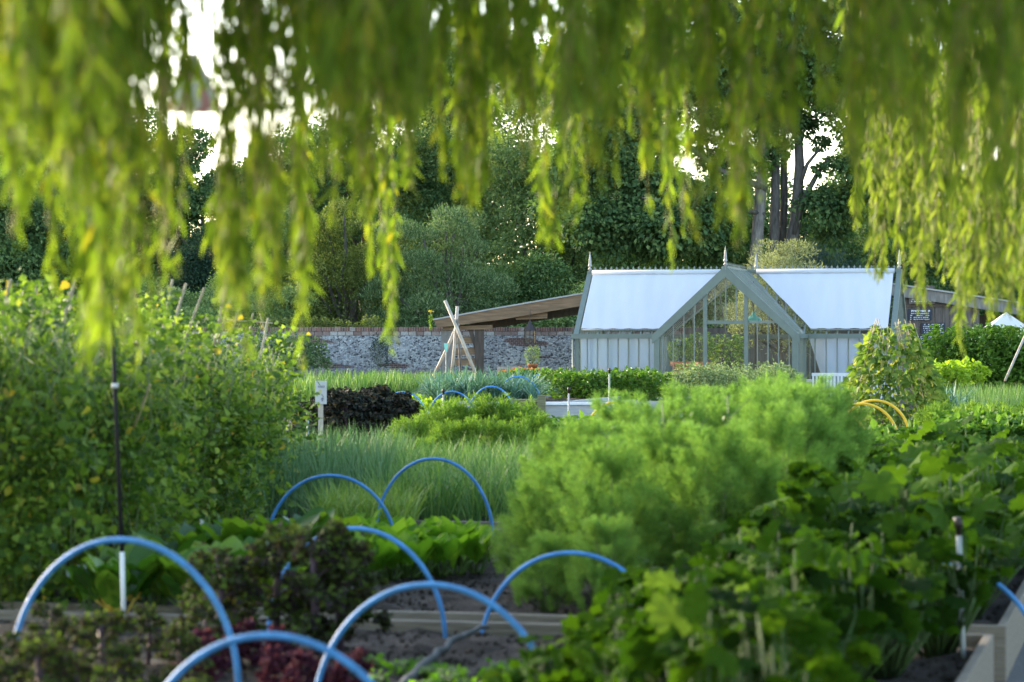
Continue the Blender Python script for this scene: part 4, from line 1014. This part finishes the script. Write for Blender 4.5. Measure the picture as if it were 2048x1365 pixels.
for k in range(110):
    D_ = rnd(9.8,13.0); px = rnd(730,1110)
    place('seedling', 'seedling', 'small green seedling on the dark soil at bottom centre', 'seedling', ((px-1024)/F*D_, D_, .24), s=rnd(.6,1.2), group='seedlings on the soil')
# celeriac-like greens
i = 0
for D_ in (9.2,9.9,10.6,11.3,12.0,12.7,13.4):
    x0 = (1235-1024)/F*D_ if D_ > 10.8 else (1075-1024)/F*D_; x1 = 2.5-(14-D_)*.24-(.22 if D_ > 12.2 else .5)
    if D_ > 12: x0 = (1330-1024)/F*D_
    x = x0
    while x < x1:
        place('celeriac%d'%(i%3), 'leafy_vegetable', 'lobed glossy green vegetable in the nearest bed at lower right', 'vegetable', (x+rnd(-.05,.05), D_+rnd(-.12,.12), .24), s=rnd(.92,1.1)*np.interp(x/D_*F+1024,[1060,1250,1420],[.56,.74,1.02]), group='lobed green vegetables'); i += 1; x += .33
# squash
i = 0
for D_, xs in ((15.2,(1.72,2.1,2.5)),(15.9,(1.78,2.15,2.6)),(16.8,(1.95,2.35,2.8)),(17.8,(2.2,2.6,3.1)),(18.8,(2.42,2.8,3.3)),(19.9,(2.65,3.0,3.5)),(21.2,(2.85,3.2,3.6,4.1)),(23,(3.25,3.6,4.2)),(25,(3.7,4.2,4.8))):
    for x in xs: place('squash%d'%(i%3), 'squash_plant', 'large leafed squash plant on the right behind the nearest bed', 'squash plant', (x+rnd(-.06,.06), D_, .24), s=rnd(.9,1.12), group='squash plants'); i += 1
# chard and beet
for i, (px, D_, s_) in enumerate(((190,15.6,.8),(240,15.4,.95),(310,15.7,1.),(380,15.5,1.),(450,15.9,1.05),(330,16.7,1.1),(410,17,1.15),(480,17.2,1.2),(540,17.4,1.2),(590,18,1.25),(640,18.4,1.1),(520,16.2,1.),(600,16.5,1.),(270,16.4,.9),(560,15.8,.9))):
    place('chard%d'%(i%3), 'chard_plant', 'glossy green chard at the foot of the pea row', 'chard', ((px-1024)/F*D_, D_, .24), s=s_, group='chard plants')
for i in range(30):
    px = 690+(i%9)*32+rnd(-8,8); D_ = 17.6+(i//9)*.75+(px-690)*.003; place('beet%d'%(i%2), 'beet_plant', 'bright green beet leaves beside the bare soil', 'beet', ((px-1024)/F*D_, D_, .24), s=rnd(1.0,1.25), group='beet plants')

# peas
def pea(key, H, n):
    key_seed = int(key[-1])*2.1
    g = G(); gs = G()
    for j in range(24):
        x, y = rnd(-.26,.26), rnd(-.2,.2); pts = [(x+rnd(-.05,.05)*k_, y+rnd(-.05,.05)*k_, H*k_/6.*rnd(.92,1.03)) for k_ in range(7)]; gs.tube(pts, .0045, 4)
    nv = 26; vx = rng.normal(0,.24,nv); vy = rng.normal(0,.2,nv); vh = H*np.where(rng.random(nv) < .25, rng.uniform(1.05,1.2,nv), rng.uniform(.66,1.05,nv)); k = rng.integers(0,nv,n)
    z = vh[k]*rng.uniform(0,1.,n)**.8; P = np.stack([vx[k]+.07*np.sin(z*5+vy[k]*40)+rng.normal(0,.07,n), vy[k]+.07*np.cos(z*4+vx[k]*40)+rng.normal(0,.07,n), z],1)
    kp = (np.sin(P[:,0]*11+P[:,2]*4)+np.sin(P[:,2]*7+P[:,1]*9+key_seed)+rng.normal(0,.5,n)) > -.75; P = P[kp]; n = len(P)
    d = rdir(n, -.1); s = .052*rng.uniform(.55,1.5,n); g.inst(HEART, scl(frames(d,None,1.), s, s*1.1), P)
    n2 = n//6; z2 = H*rng.uniform(.3,1.0,n2); d = rdir(n2,-1.5); g.inst(NW, scl(frames(d,None,1.), .07*rng.uniform(.7,1.2,n2), np.full(n2,.012)), np.stack([rng.normal(0,.25,n2), rng.normal(0,.2,n2), z2],1))
    proto(key, leaves=(g, M['pea']), vines=(gs, M['vine'], True))
for k in range(3): pea('pea%d'%k, 1.85, 3300)
i = 0
for D_, xs in ((15.9,(-3.15,-2.72)),(16.5,(-3.2,-2.75)),(17.3,(-3.4,-2.95,-2.5)),(18.3,(-3.5,-3.0,-2.5)),(19.4,(-3.6,-3.1,-2.6)),(20.6,(-3.8,-3.2,-2.65)),(21.9,(-4.0,-3.4,-2.8,-2.35)),(23.3,(-4.2,-3.5,-2.9,-2.4)),(24.8,(-4.3,-3.6,-2.9,-2.4)),(26.4,(-3.8,-3.2,-2.6,-2.3)),(28.2,(-3.6,-3.0,-2.6))):
    for x in xs:
        px = x/D_*F+1024; ty = np.interp(px,[0,120,300,450,540,600],[585,590,610,640,690,770])+rnd(-22,16); zt = EYE-(ty-690)/F*D_
        place('pea%d'%(i%3), 'pea_plant', 'climbing pea plant in the tall leafy row at left', 'pea plant', (x-.12+rnd(-.10,.06), D_+rnd(-.15,.15), .24), s=(.95,1,max(.55,(zt-.24)/2.1)), group='pea plants on canes'); i += 1
cn = [(22,560,2,640,17),(75,570,62,650,17.5),(140,585,120,680,18),(150,560,130,650,19),(235,600,222,690,20),(345,560,318,700,21),(372,568,330,705,20.5),(408,577,385,640,22),(447,600,432,670,22),(462,590,443,660,22),(280,650,270,720,20),(480,610,466,660,24),(506,628,500,665,30),(520,628,530,665,30),(536,637,520,720,26),(300,770,285,810,17)]
for x0,y0,x1,y1,D_ in cn:
    a, b = at(x0,y0,D_), at(x1,y1,D_+.2); b = a+(b-a)*(2.0/ max(.3,(a-b)[2])) if (a-b)[2] > .05 else b
    b = a+(b-a)*((a[2]-.25)/max(.2,a[2]-b[2])) 
    tag(ob('bamboo_cane', G().tube([b, a], .010, 6), M['cane'], None, True), 'bamboo cane sticking out of the pea row at left', 'cane', 'canes in the pea row')
a, b = at(455,640,30), at(545,647,30.2); tag(ob('bamboo_cane', G().tube([a,b], .010, 6), M['cane'], None, True), 'horizontal cane tying the far end of the pea row', 'cane')
# bean cone
bc = np.array([(1785-1024)/F*42, 42, .36])
t = thing('bean_plant', 'runner beans climbing a tall cone of canes right of the greenhouse', 'bean plant', bc)
g = G(); n = 3300; z = rng.uniform(0,1,n)**1.35; a = rng.uniform(0,6.28,n); r = (.80*(1-z)**.85+.26)*(.75+.3*rng.uniform(0,1,n))
P = np.stack([np.cos(a)*r, np.sin(a)*r, z*1.72+rng.normal(0,.03,n)],1); d = nrm(np.stack([np.cos(a),np.sin(a),np.full(n,-.4)],1)+rng.normal(0,.5,(n,3)))
keep = rng.random(n) > np.clip((z-.5)*1.2,0,.62); P, d = P[keep], d[keep]; n = len(P); s = .115*rng.uniform(.5,1.25,n); g.inst(HEART, scl(frames(d,None,.7), s, s), P); ob('leaves', g, M['bean'], t)
g = G()
for k in range(28):
    aa = k*6.283/28; b0 = np.array([math.cos(aa)*.85, math.sin(aa)*.85, 0]); b1 = np.array([math.cos(aa)*.28+rnd(-.06,.06), math.sin(aa)*.28, 1.68+rnd(0,.18)])
    g.tube([b0, (b0+b1)/2, b1], .007, 5)
ob('canes', g, M['cane'], t)

# ------------------------------------------------------------------ trees
def crown(g, clumps, nleaf, L, T=RH, wd=1., droop=.3, hang=0.0, shell=.55):
    C = np.array([c for c, r in clumps]); Rr = np.array([r for c, r in clumps]); pr = Rr**2; pr = pr/pr.sum()
    k = rng.choice(len(clumps), nleaf, p=pr); o = nrm(rng.normal(0,1,(nleaf,3))); o[:,2] = np.where(rng.random(nleaf) < .6, np.abs(o[:,2]), o[:,2])
    rr = Rr[k]*(shell+(1-shell)*rng.uniform(0,1,nleaf)**.6)*(1+rng.normal(0,.10,nleaf))
    P = C[k]+o*rr[:,None]*np.array([1,1,.8]); P[:,2] -= hang*rng.uniform(0,1,nleaf)**2
    d = nrm(o*.8+rng.normal(0,.6,(nleaf,3))+np.array([0,0,-droop])); up = nrm(o+np.array([0,0,.8]))
    s = L*rng.uniform(.55,1.3,nleaf); g.inst(T, scl(frames(d,up,.5), s, s*wd), P)
def limb(g, a, b, r0, r1, wob=.25, n=7):
    a, b = np.array(a,float), np.array(b,float); L = np.linalg.norm(b-a); pts = [a+(b-a)*i/n+(rng.normal(0,wob*L*.06,3) if 0 < i < n else 0) for i in range(n+1)]
    g.tube(pts, [r0,r1], 8); return pts
def tree(name, label, px, D_, ztop, zbase, W, ml, nleaf, L, ncl=26, mb='bark_dark', group='trees behind the flint wall', clr=(.22,.4), T=RH, wd=1., droop=.3, depth=None, hang=0, cat='tree', tr=.22, zmin_f=0.):
    x = (px-1024)/F*D_; t = thing(name, label, cat, (x,D_,0), 0, group); H = ztop-zbase; dep = depth or W*.8
    cl = []
    for i in range(ncl):
        for _ in range(50):
            v = rng.uniform(-1,1,3)
            if np.linalg.norm(v) < 1 and np.linalg.norm(v) > .35: break
        r = min(W,H)*rnd(*clr)*.55; cl.append((np.array([v[0]*(W/2-r*.6), v[1]*(dep/2-r*.6), zbase+H*.5+v[2]*(H/2-r*.7)]), r))
    cl.append((np.array([0,0,zbase+H*.5]), min(W,H)*.3))
    g = G(); crown(g, cl, nleaf, L, T, wd, droop, hang); ob('crown', g, ml, t)
    g = G(); limb(g, (0,0,-.2), (rnd(-.2,.2),0,zbase+H*.45), tr, tr*.5)
    for c, r in cl[:9]: limb(g, (0,0,zbase+H*rnd(.02,.3)), c, tr*.42, .03)
    ob('trunk', g, M[mb], t, True); return t
tree('dark_tree','dark green tree at the far left edge behind the peas',40,84,7.6,.8,6.4,M['tree_dark'],60000,.14)
tree('broad_tree','tall dull green tree rising above the left treeline',110,96,12.2,1.5,9.5,M['tree_mid'],95000,.17)
tree('dark_tree','tall open topped tree just left of the bright sky gap',285,98,10.8,2,6.0,M['tree_mid'],34000,.15,clr=(.16,.32))
tree('dark_tree','dark tree with a small hole of sky near its top',425,95,9.7,3,5.6,M['tree_dark'],26000,.14,clr=(.15,.28))
tree('yew_tree','almost black yew low in the trees at left',400,86,5.6,.5,4.4,M['yew'],30000,.09,clr=(.2,.36))
tree('hawthorn','feathery mid green hawthorn just behind the pea row',420,80,4.5,.3,6.4,M['tree_mid'],38000,.10,T=RH,wd=.7)
tree('broad_tree','bluish green tree top against the sky between the willow strands',545,97,9.9,2,5.0,M['tree_dark'],36000,.15)
tree('light_tree','slim light green tree left of the sallow',560,88,7.0,1.,3.6,M['tree_mid'],22000,.11)
tree('sallow_tree','pale yellowish tree behind the left part of the wall',690,82,6.5,.6,4.6,M['tree_light'],36000,.10,clr=(.18,.34),wd=.7)
tree('broad_tree','tall dark tree behind the pale sallow',720,98,12.6,2,7.4,M['tree_dark'],42000,.13)
tree('sallow_tree','grey green sallow with upright twigs behind the shelter',895,81,6.3,.4,5.0,M['tree_grey'],42000,.11,clr=(.16,.32),wd=.45,droop=-.8)
tree('broad_tree','tall tree behind the middle of the wall reaching the willow',930,100,14.2,2,9,M['tree_mid'],56000,.15)
tree('elder_tree','dark elder bush right of the grey sallow',1040,83,4.9,.3,4.0,M['tree_dark'],30000,.11)
tree('broad_tree','dense tree filling the gap left of the sycamore',1100,94,12.5,1,6.5,M['tree_mid'],48000,.13)
tree('hawthorn','low dark shrub behind the left end of the greenhouse roof',1180,80,3.7,.2,4.4,M['tree_mid'],26000,.09)
tree('hawthorn','shaded shrub behind the middle of the greenhouse roof',1330,81,4.0,.3,4.2,M['tree_dark'],26000,.09)
tree('light_tree','mid green shrub left of the pale olive bush',1430,80,3.9,.3,2.6,M['tree_mid'],18000,.09)
tree('cedar_tree','blue green cedar with layered boughs right of the big trunks',1665,92,5.7,1.2,4.6,M['cedar'],36000,.12,clr=(.14,.26),wd=.25,droop=.9,hang=.7)
tree('small_willow','small drooping light green willow beside the blue cedar',1640,99,6.4,2.5,2.4,M['tree_light'],14000,.16,clr=(.2,.3),wd=.2,droop=3,hang=1.6)
tree('broad_tree','dark tree behind the blue cedar',1720,104,7.4,1,8,M['tree_dark'],30000,.15)
tree('far_tree','pale distant tree top in the sky gap right of the big trunks',1655,128,8.9,3,2.6,M['tree_grey'],9000,.18)
tree('dark_tree','dark tree behind the shed at right',1900,88,6.4,.8,7,M['tree_dark'],32000,.13)
tree('dark_tree','dark tree at the far right edge',2060,90,8,.8,6,M['tree_dark'],24000,.13)
tree('olive_tree','pale silvery olive bush standing above the greenhouse ridge',1562,66.5,4.5,1.2,3.0,M['olive'],30000,.085,ncl=60,clr=(.2,.3),wd=.35,droop=-.6,tr=.08)
# big sycamore
t = thing('sycamore_tree', 'big sycamore with a cluster of grey trunks behind the greenhouse', 'tree', ((1550-1024)/F*86,86,0))
g = G(); k_ = 86/F
def lp(px, py, dy=0): return np.array([(px-1550)*k_, dy, EYE-(py-690)*k_])
g2 = []
def trunkpart(pts, r, m='bark_dark'): ob('trunk', G().tube([lp(a,b,c) for a,b,c in pts], r, 10), M[m], t, True)
trunkpart([(1506,800,-.5),(1508,520,-.5),(1520,380,-.4),(1530,200,-.2),(1520,60,0)], [.24,.19,.16,.1], 'bark')
trunkpart([(1550,800,-.2),(1546,520,-.2),(1550,400,-.1),(1554,250,.3),(1570,60,.5)], [.19,.16,.13,.08])
trunkpart([(1566,800,.4),(1564,520,.4),(1572,400,.5),(1568,250,.3),(1540,60,.8)], [.16,.14,.1,.07])
trunkpart([(1556,820,-.3),(1570,540,-.3),(1590,440,-.3),(1598,330,-.2),(1592,180,0)], [.25,.21,.17,.1])
trunkpart([(1584,470,-.4),(1604,400,-.5),(1628,355,-.6),(1652,320,-.7)], [.11,.09,.05])
trunkpart([(1594,380,-.3),(1612,330,-.4),(1636,300,-.5)], [.08,.06,.04])
trunkpart([(1530,380,-.5),(1440,345,-.6),(1370,295,-.8),(1320,270,-1)], [.11,.08,.05])
trunkpart([(1525,430,-.5),(1400,408,-.9),(1280,400,-1.2)], [.08,.06,.03])
cl = []
def cc(px, py, r, dy=0): cl.append((lp(px,py,dy), r))
for px, py, r in ((1500,330,.6),(1470,200,1.2),(1560,200,.9),(1500,100,1.5),(1600,110,1.4),(1380,200,.9),(1300,200,1.1),(1420,240,.5),(1720,330,.7),(1780,260,1.3),(1700,150,1.4),(1610,250,.5),(1120,420,.9),(1180,450,1.),(1250,440,1.1),(1320,460,1.),(1390,450,1.1),(1450,480,.9),(1230,500,.9),(1330,510,.8),(1420,520,.7),(1140,340,1.),(1210,360,1.2),(1290,370,1.1),(1360,400,.8),(1440,400,.9),
                  (1450,330,.8),(1480,250,1.),(1250,280,1.2),(1180,240,1.2),(1330,300,.5),(1400,280,.5),(1520,150,1.4),(1430,140,1.3),(1340,120,1.3),(1250,150,1.5),(1150,140,1.4),(1600,200,1.1),(1650,150,1.3),(1700,230,1.1),(1740,300,1.),
                  (1540,310,.6),(1560,260,.8),(1640,420,.9),(1700,410,.9),(1760,400,.9),(1670,470,.6),(1640,290,.3),(1660,330,.25),(1635,345,.22),(1690,345,.4),(1560,60,1.5),(1400,30,1.5),(1700,60,1.5),(1250,40,1.5),(1830,200,1.4),(1830,350,1.2)):
    cc(px, py, r, rnd(-1.3,1.6))
g = G(); crown(g, cl, 125000, .17, T=RH, wd=1.15, droop=.5, shell=.4); ob('crown', g, M['tree_dark'], t)
tree('dark_tree','dark tree behind the sycamore trunks closing the lower sky',1480,104,9.6,1,8,M['tree_dark'],40000,.15)
tree('dark_tree','tall dark tree to the right behind the sycamore',1790,106,12,1,6,M['tree_dark'],40000,.15)
tree('broad_tree','tall mid green tree left behind the sycamore crown',1230,102,14.5,1,8,M['tree_mid'],56000,.15)
tree('dark_tree','very tall dark tree in the middle of the skyline behind the grey sallow',860,107,14.5,1,8.5,M['tree_dark'],60000,.19)
tree('dark_tree','tall dark tree on the skyline left of the pale sallow',640,106,10.8,1,6,M['tree_dark'],40000,.17)
# far wood
g = G(); cl = [(np.array([rnd(-60,70), rnd(0,14), rnd(1,6.6)]), rnd(1.6,3.)) for _ in range(230)]
crown(g, cl, 110000, .36); o = ob('far_wood', g, M['tree_dark']); o.location = (0,125,0); tag(o, 'far wood closing the view behind the garden trees', 'wood', kind='stuff')

# ------------------------------------------------------------------ willows
def hang(g, gs, tip, ztop, r_top=.12, leafL=.095, step=.017, lean=None, thin=1.0, sub=True):
    tip = np.array(tip,float); L = ztop-tip[2]
    if L < .15: return
    lean = rng.normal(0,.022,2) if lean is None else lean
    n = max(5,int(L/.12)); t = np.linspace(0,1,n)
    ph = rnd(0,6.28); amp = rnd(.008,.03)
    x = tip[0] + lean[0]*(1-t)*L + amp*np.sin(t*L*3+ph); y = tip[1] + lean[1]*(1-t)*L + amp*np.cos(t*L*2.6+ph); z = ztop+(tip[2]-ztop)*t
    C = np.stack([x,y,z],1); gs.tube(C, [.0045,.0015], 4)
    m = int(L/step*thin); tt = np.sort(rng.uniform(0,1,m)); P = np.stack([np.interp(tt,t,C[:,k]) for k in range(3)],1)
    a = np.cumsum(rng.uniform(1.6,3.6,m)); out = np.stack([np.cos(a),np.sin(a),np.zeros(m)],1)
    d = nrm(out*rng.uniform(.25,.75,(m,1))+np.array([0.03,0,-1.])+rng.normal(0,.12,(m,3)))
    l = leafL*rng.uniform(.6,1.2,m)*np.interp((1-tt)*L,[0,.12],[.45,1]); g.inst(WIL, scl(frames(d,out,.6), l, l*1.15), P)
    if sub:
        for _ in range(rng.poisson(L*1.1)):
            f = rnd(.0,.85); p = np.array([np.interp(f,t,C[:,k]) for k in range(3)]); ll = rnd(.15,.45)
            hang(g, gs, p+np.array([rnd(-.06,.06),rnd(-.06,.06),-ll]), p[2], leafL=leafL, step=step, lean=np.zeros(2), sub=False)
def branch(par, items, ml, **kw):
    g, gs = G(), G(); c0 = np.mean([[tp[0],tp[1],zt+.12] for tp, zt in items], axis=0); c0[2] = max(zt for tp, zt in items)+.12
    for tp, zt in items: gs.tube([c0, (c0[0]*.4+tp[0]*.6, c0[1]*.4+tp[1]*.6, zt+.05), (tp[0],tp[1],zt-.02)], .004, 4)
    for tip, zt in items: hang(g, gs, tip, zt, **kw)
    if g.n == 0: return
    o = ob('branch', gs, M['twig'], par, True); ob('leaves', g, ml, o)
wl = thing('weeping_willow', 'near weeping willow whose blurred branches hang across the top of the view', 'willow', (0,0,0))
env = [(20,300,6,7,40),(70,425,6,4,20),(120,270,5.5,7,40),(165,560,7,6,18),(205,700,7.6,8,32),(235,620,7,6,26),(265,735,7.8,6,20),(300,430,6.5,5,22),(330,585,8,8,24),(395,300,7.5,3,14),(458,600,8,8,20),(495,655,8,9,24),(530,470,7.5,4,20),(588,520,8,7,20),(605,735,9,4,12),(665,440,7,6,26),(705,420,7,5,22),(745,540,7.6,5,16),(775,650,8.2,5,12),(820,385,7,6,24),(880,345,6.5,5,24),(945,390,7,6,24),(990,380,7.5,4,18),(1035,330,6.5,6,26),(1092,480,7.8,6,22),(1130,445,7.4,6,20),(1180,400,7,6,26),(1230,380,6.5,5,24),(1285,410,7,5,18),(1338,540,8.4,3,10),(1352,470,8,5,16),(1400,340,6.5,6,30),(1452,440,6.2,6,20),(1485,425,6.6,4,20),(1530,300,6,6,30),(1585,300,6,5,28),(1640,240,6,6,30),(1700,330,5.6,6,30),(1760,300,5.6,6,30),(1820,310,5.4,6,30),(1880,270,5.4,6,30),(1940,300,5.2,6,30),(2000,300,5.2,6,30),(2050,300,5.2,5,30)]
for px, py, D_, n, sp in env:
    it = []
    for k in range(max(2,int(n*.75))):
        dd = D_*(1.0 if px < 620 else 1.3)*rnd(.9,1.1); tip = at(px+rnd(-sp,sp)*.8, py-abs(rng.normal(0,130 if px < 620 else 190))*(k > 0), dd); it.append((tip, 2.95+rnd(0,.3)))
    branch(wl, it, M['willow'], thin=.62 if 235 < px < 600 else 1.0)
for px in (-40,0,35,70,105,140,175,215,640,700,760,820):
    it = []
    for k in range(7):
        dd = rnd(5.2,7.5); tip = at(px+rnd(-28,28), (285 if px < 300 else 240)-abs(rng.normal(0,60)), dd); it.append((tip, 3.2+rnd(0,.3)))
    branch(wl, it, M['willow'])
# dense upper curtain
for c in range(42):
    px = rnd(-60,2110)
    if 235 < px < 590:
        if rng.random() < .9: continue
    it = []
    for k in range(7):
        p_ = px+rnd(-60,60); top = 235 if p_ > 620 else (300 if p_ < 235 else 120)
        dd = rnd(5.5,10.5); tip = at(p_, top-abs(rng.normal(0,90)), dd); it.append((tip, max(tip[2]+.3, 3.25+rnd(0,.3))))
    branch(wl, it, M['willow'])
# bough and canopy above the frame; upper leaf mass added to shade the foreground
g = G(); g.tube([(-5,-3,0),(-4.6,-2.4,1.8),(-3.2,0,3.6),(-.5,3.5,4.3),(2.5,6.5,4.2),(5,9,3.9)], [.45,.16], 12); g.tube([(-3.2,0,3.6),(-2.6,4,4.2),(-2.4,8,3.9),(-2.8,11,3.6)], [.2,.07], 9)
g.tube([(-.5,3.5,4.3),(.8,6,4.1),(.6,9,3.8)], [.14,.05], 8); ob('trunk', g, M['bark'], wl, True)
g = G(); n = 30000
P = np.stack([rng.uniform(-4.2,4.6,n), rng.uniform(1.5,10.5,n), rng.uniform(0,1,n)],1); P[:,2] = 3.05+.35*np.sin(P[:,0]*1.3)*np.cos(P[:,1])**2+P[:,2]**1.2*1.3
P[:,0] += .24*P[:,1]-1.2
pxx = P[:,0]/P[:,1]*F+1024; keep = ~((pxx > 225) & (pxx < 610) & (rng.random(n) < .97)) ; P = P[keep]; n = len(P)
d = nrm(rng.normal(0,.4,(n,3))+np.array([0,0,-1.])); l = .11*rng.uniform(.7,1.3,n); g.inst(WIL, scl(frames(d,None,2), l, l*1.4), P); n = 26000; Q = np.stack([rng.uniform(-9,9,n), rng.uniform(-6,15,n), 4.4+3*rng.uniform(0,1,n)],1); keep = Q[:,2] < 8.4-.03*(Q[:,0]**2+(Q[:,1]-4)**2); Q = Q[keep]; n = len(Q)
d = nrm(rng.normal(0,.5,(n,3))+np.array([0,0,-1.])); l = .2*rng.uniform(.7,1.3,n); g.inst(WIL, scl(frames(d,None,2), l, l*2.0), Q); ob('crown', g, M['willow'], wl)
# right, sharper willow
wr = thing('weeping_willow', 'further weeping willow hanging in front of the shed at right', 'willow', (7,16,0))
off = np.array([7,16,0.])
envr = [(1722,450,16,5,14),(1755,560,16,8,18),(1790,480,15,7,20),(1830,625,15,9,16),(1865,540,14.5,9,20),(1900,470,15,8,20),(1921,715,14.5,3,6),(1945,610,14,9,16),(1985,640,14,9,16),(2020,620,14,9,16),(2050,640,13.6,8,14),(1810,420,17,8,24),(1880,400,17,8,24),(1960,420,17,9,24),(2030,420,17,9,24),(1765,430,18,7,20),(2080,560,15,8,22),(1840,330,16,8,26),(1920,330,16,8,26),(2000,330,16,8,26),(1900,580,16.5,7,22),(1970,540,16.5,7,22),(2040,520,16.5,7,22)]
for px, py, D_, n, sp in envr:
    it = []
    for k in range(n):
        dd = D_*rnd(.96,1.04); tip = at(px+rnd(-sp,sp), py-abs(rng.normal(0,60))*(k > 0), dd); it.append((tip-off, 3.5+rnd(0,.4)))
    branch(wr, it, M['willow_far'], leafL=.10, step=.021)
g = G(); g.tube([(0,0,-.2),(-.2,0,2),(-.9,-.2,3.6),(-2.6,-.6,4.2),(-4.4,-.8,4.0)], [.35,.08], 12); g.tube([(-.2,0,2),(.6,.5,4),(1,1,6)], [.25,.1], 9); ob('trunk', g, M['bark'], wr, True)
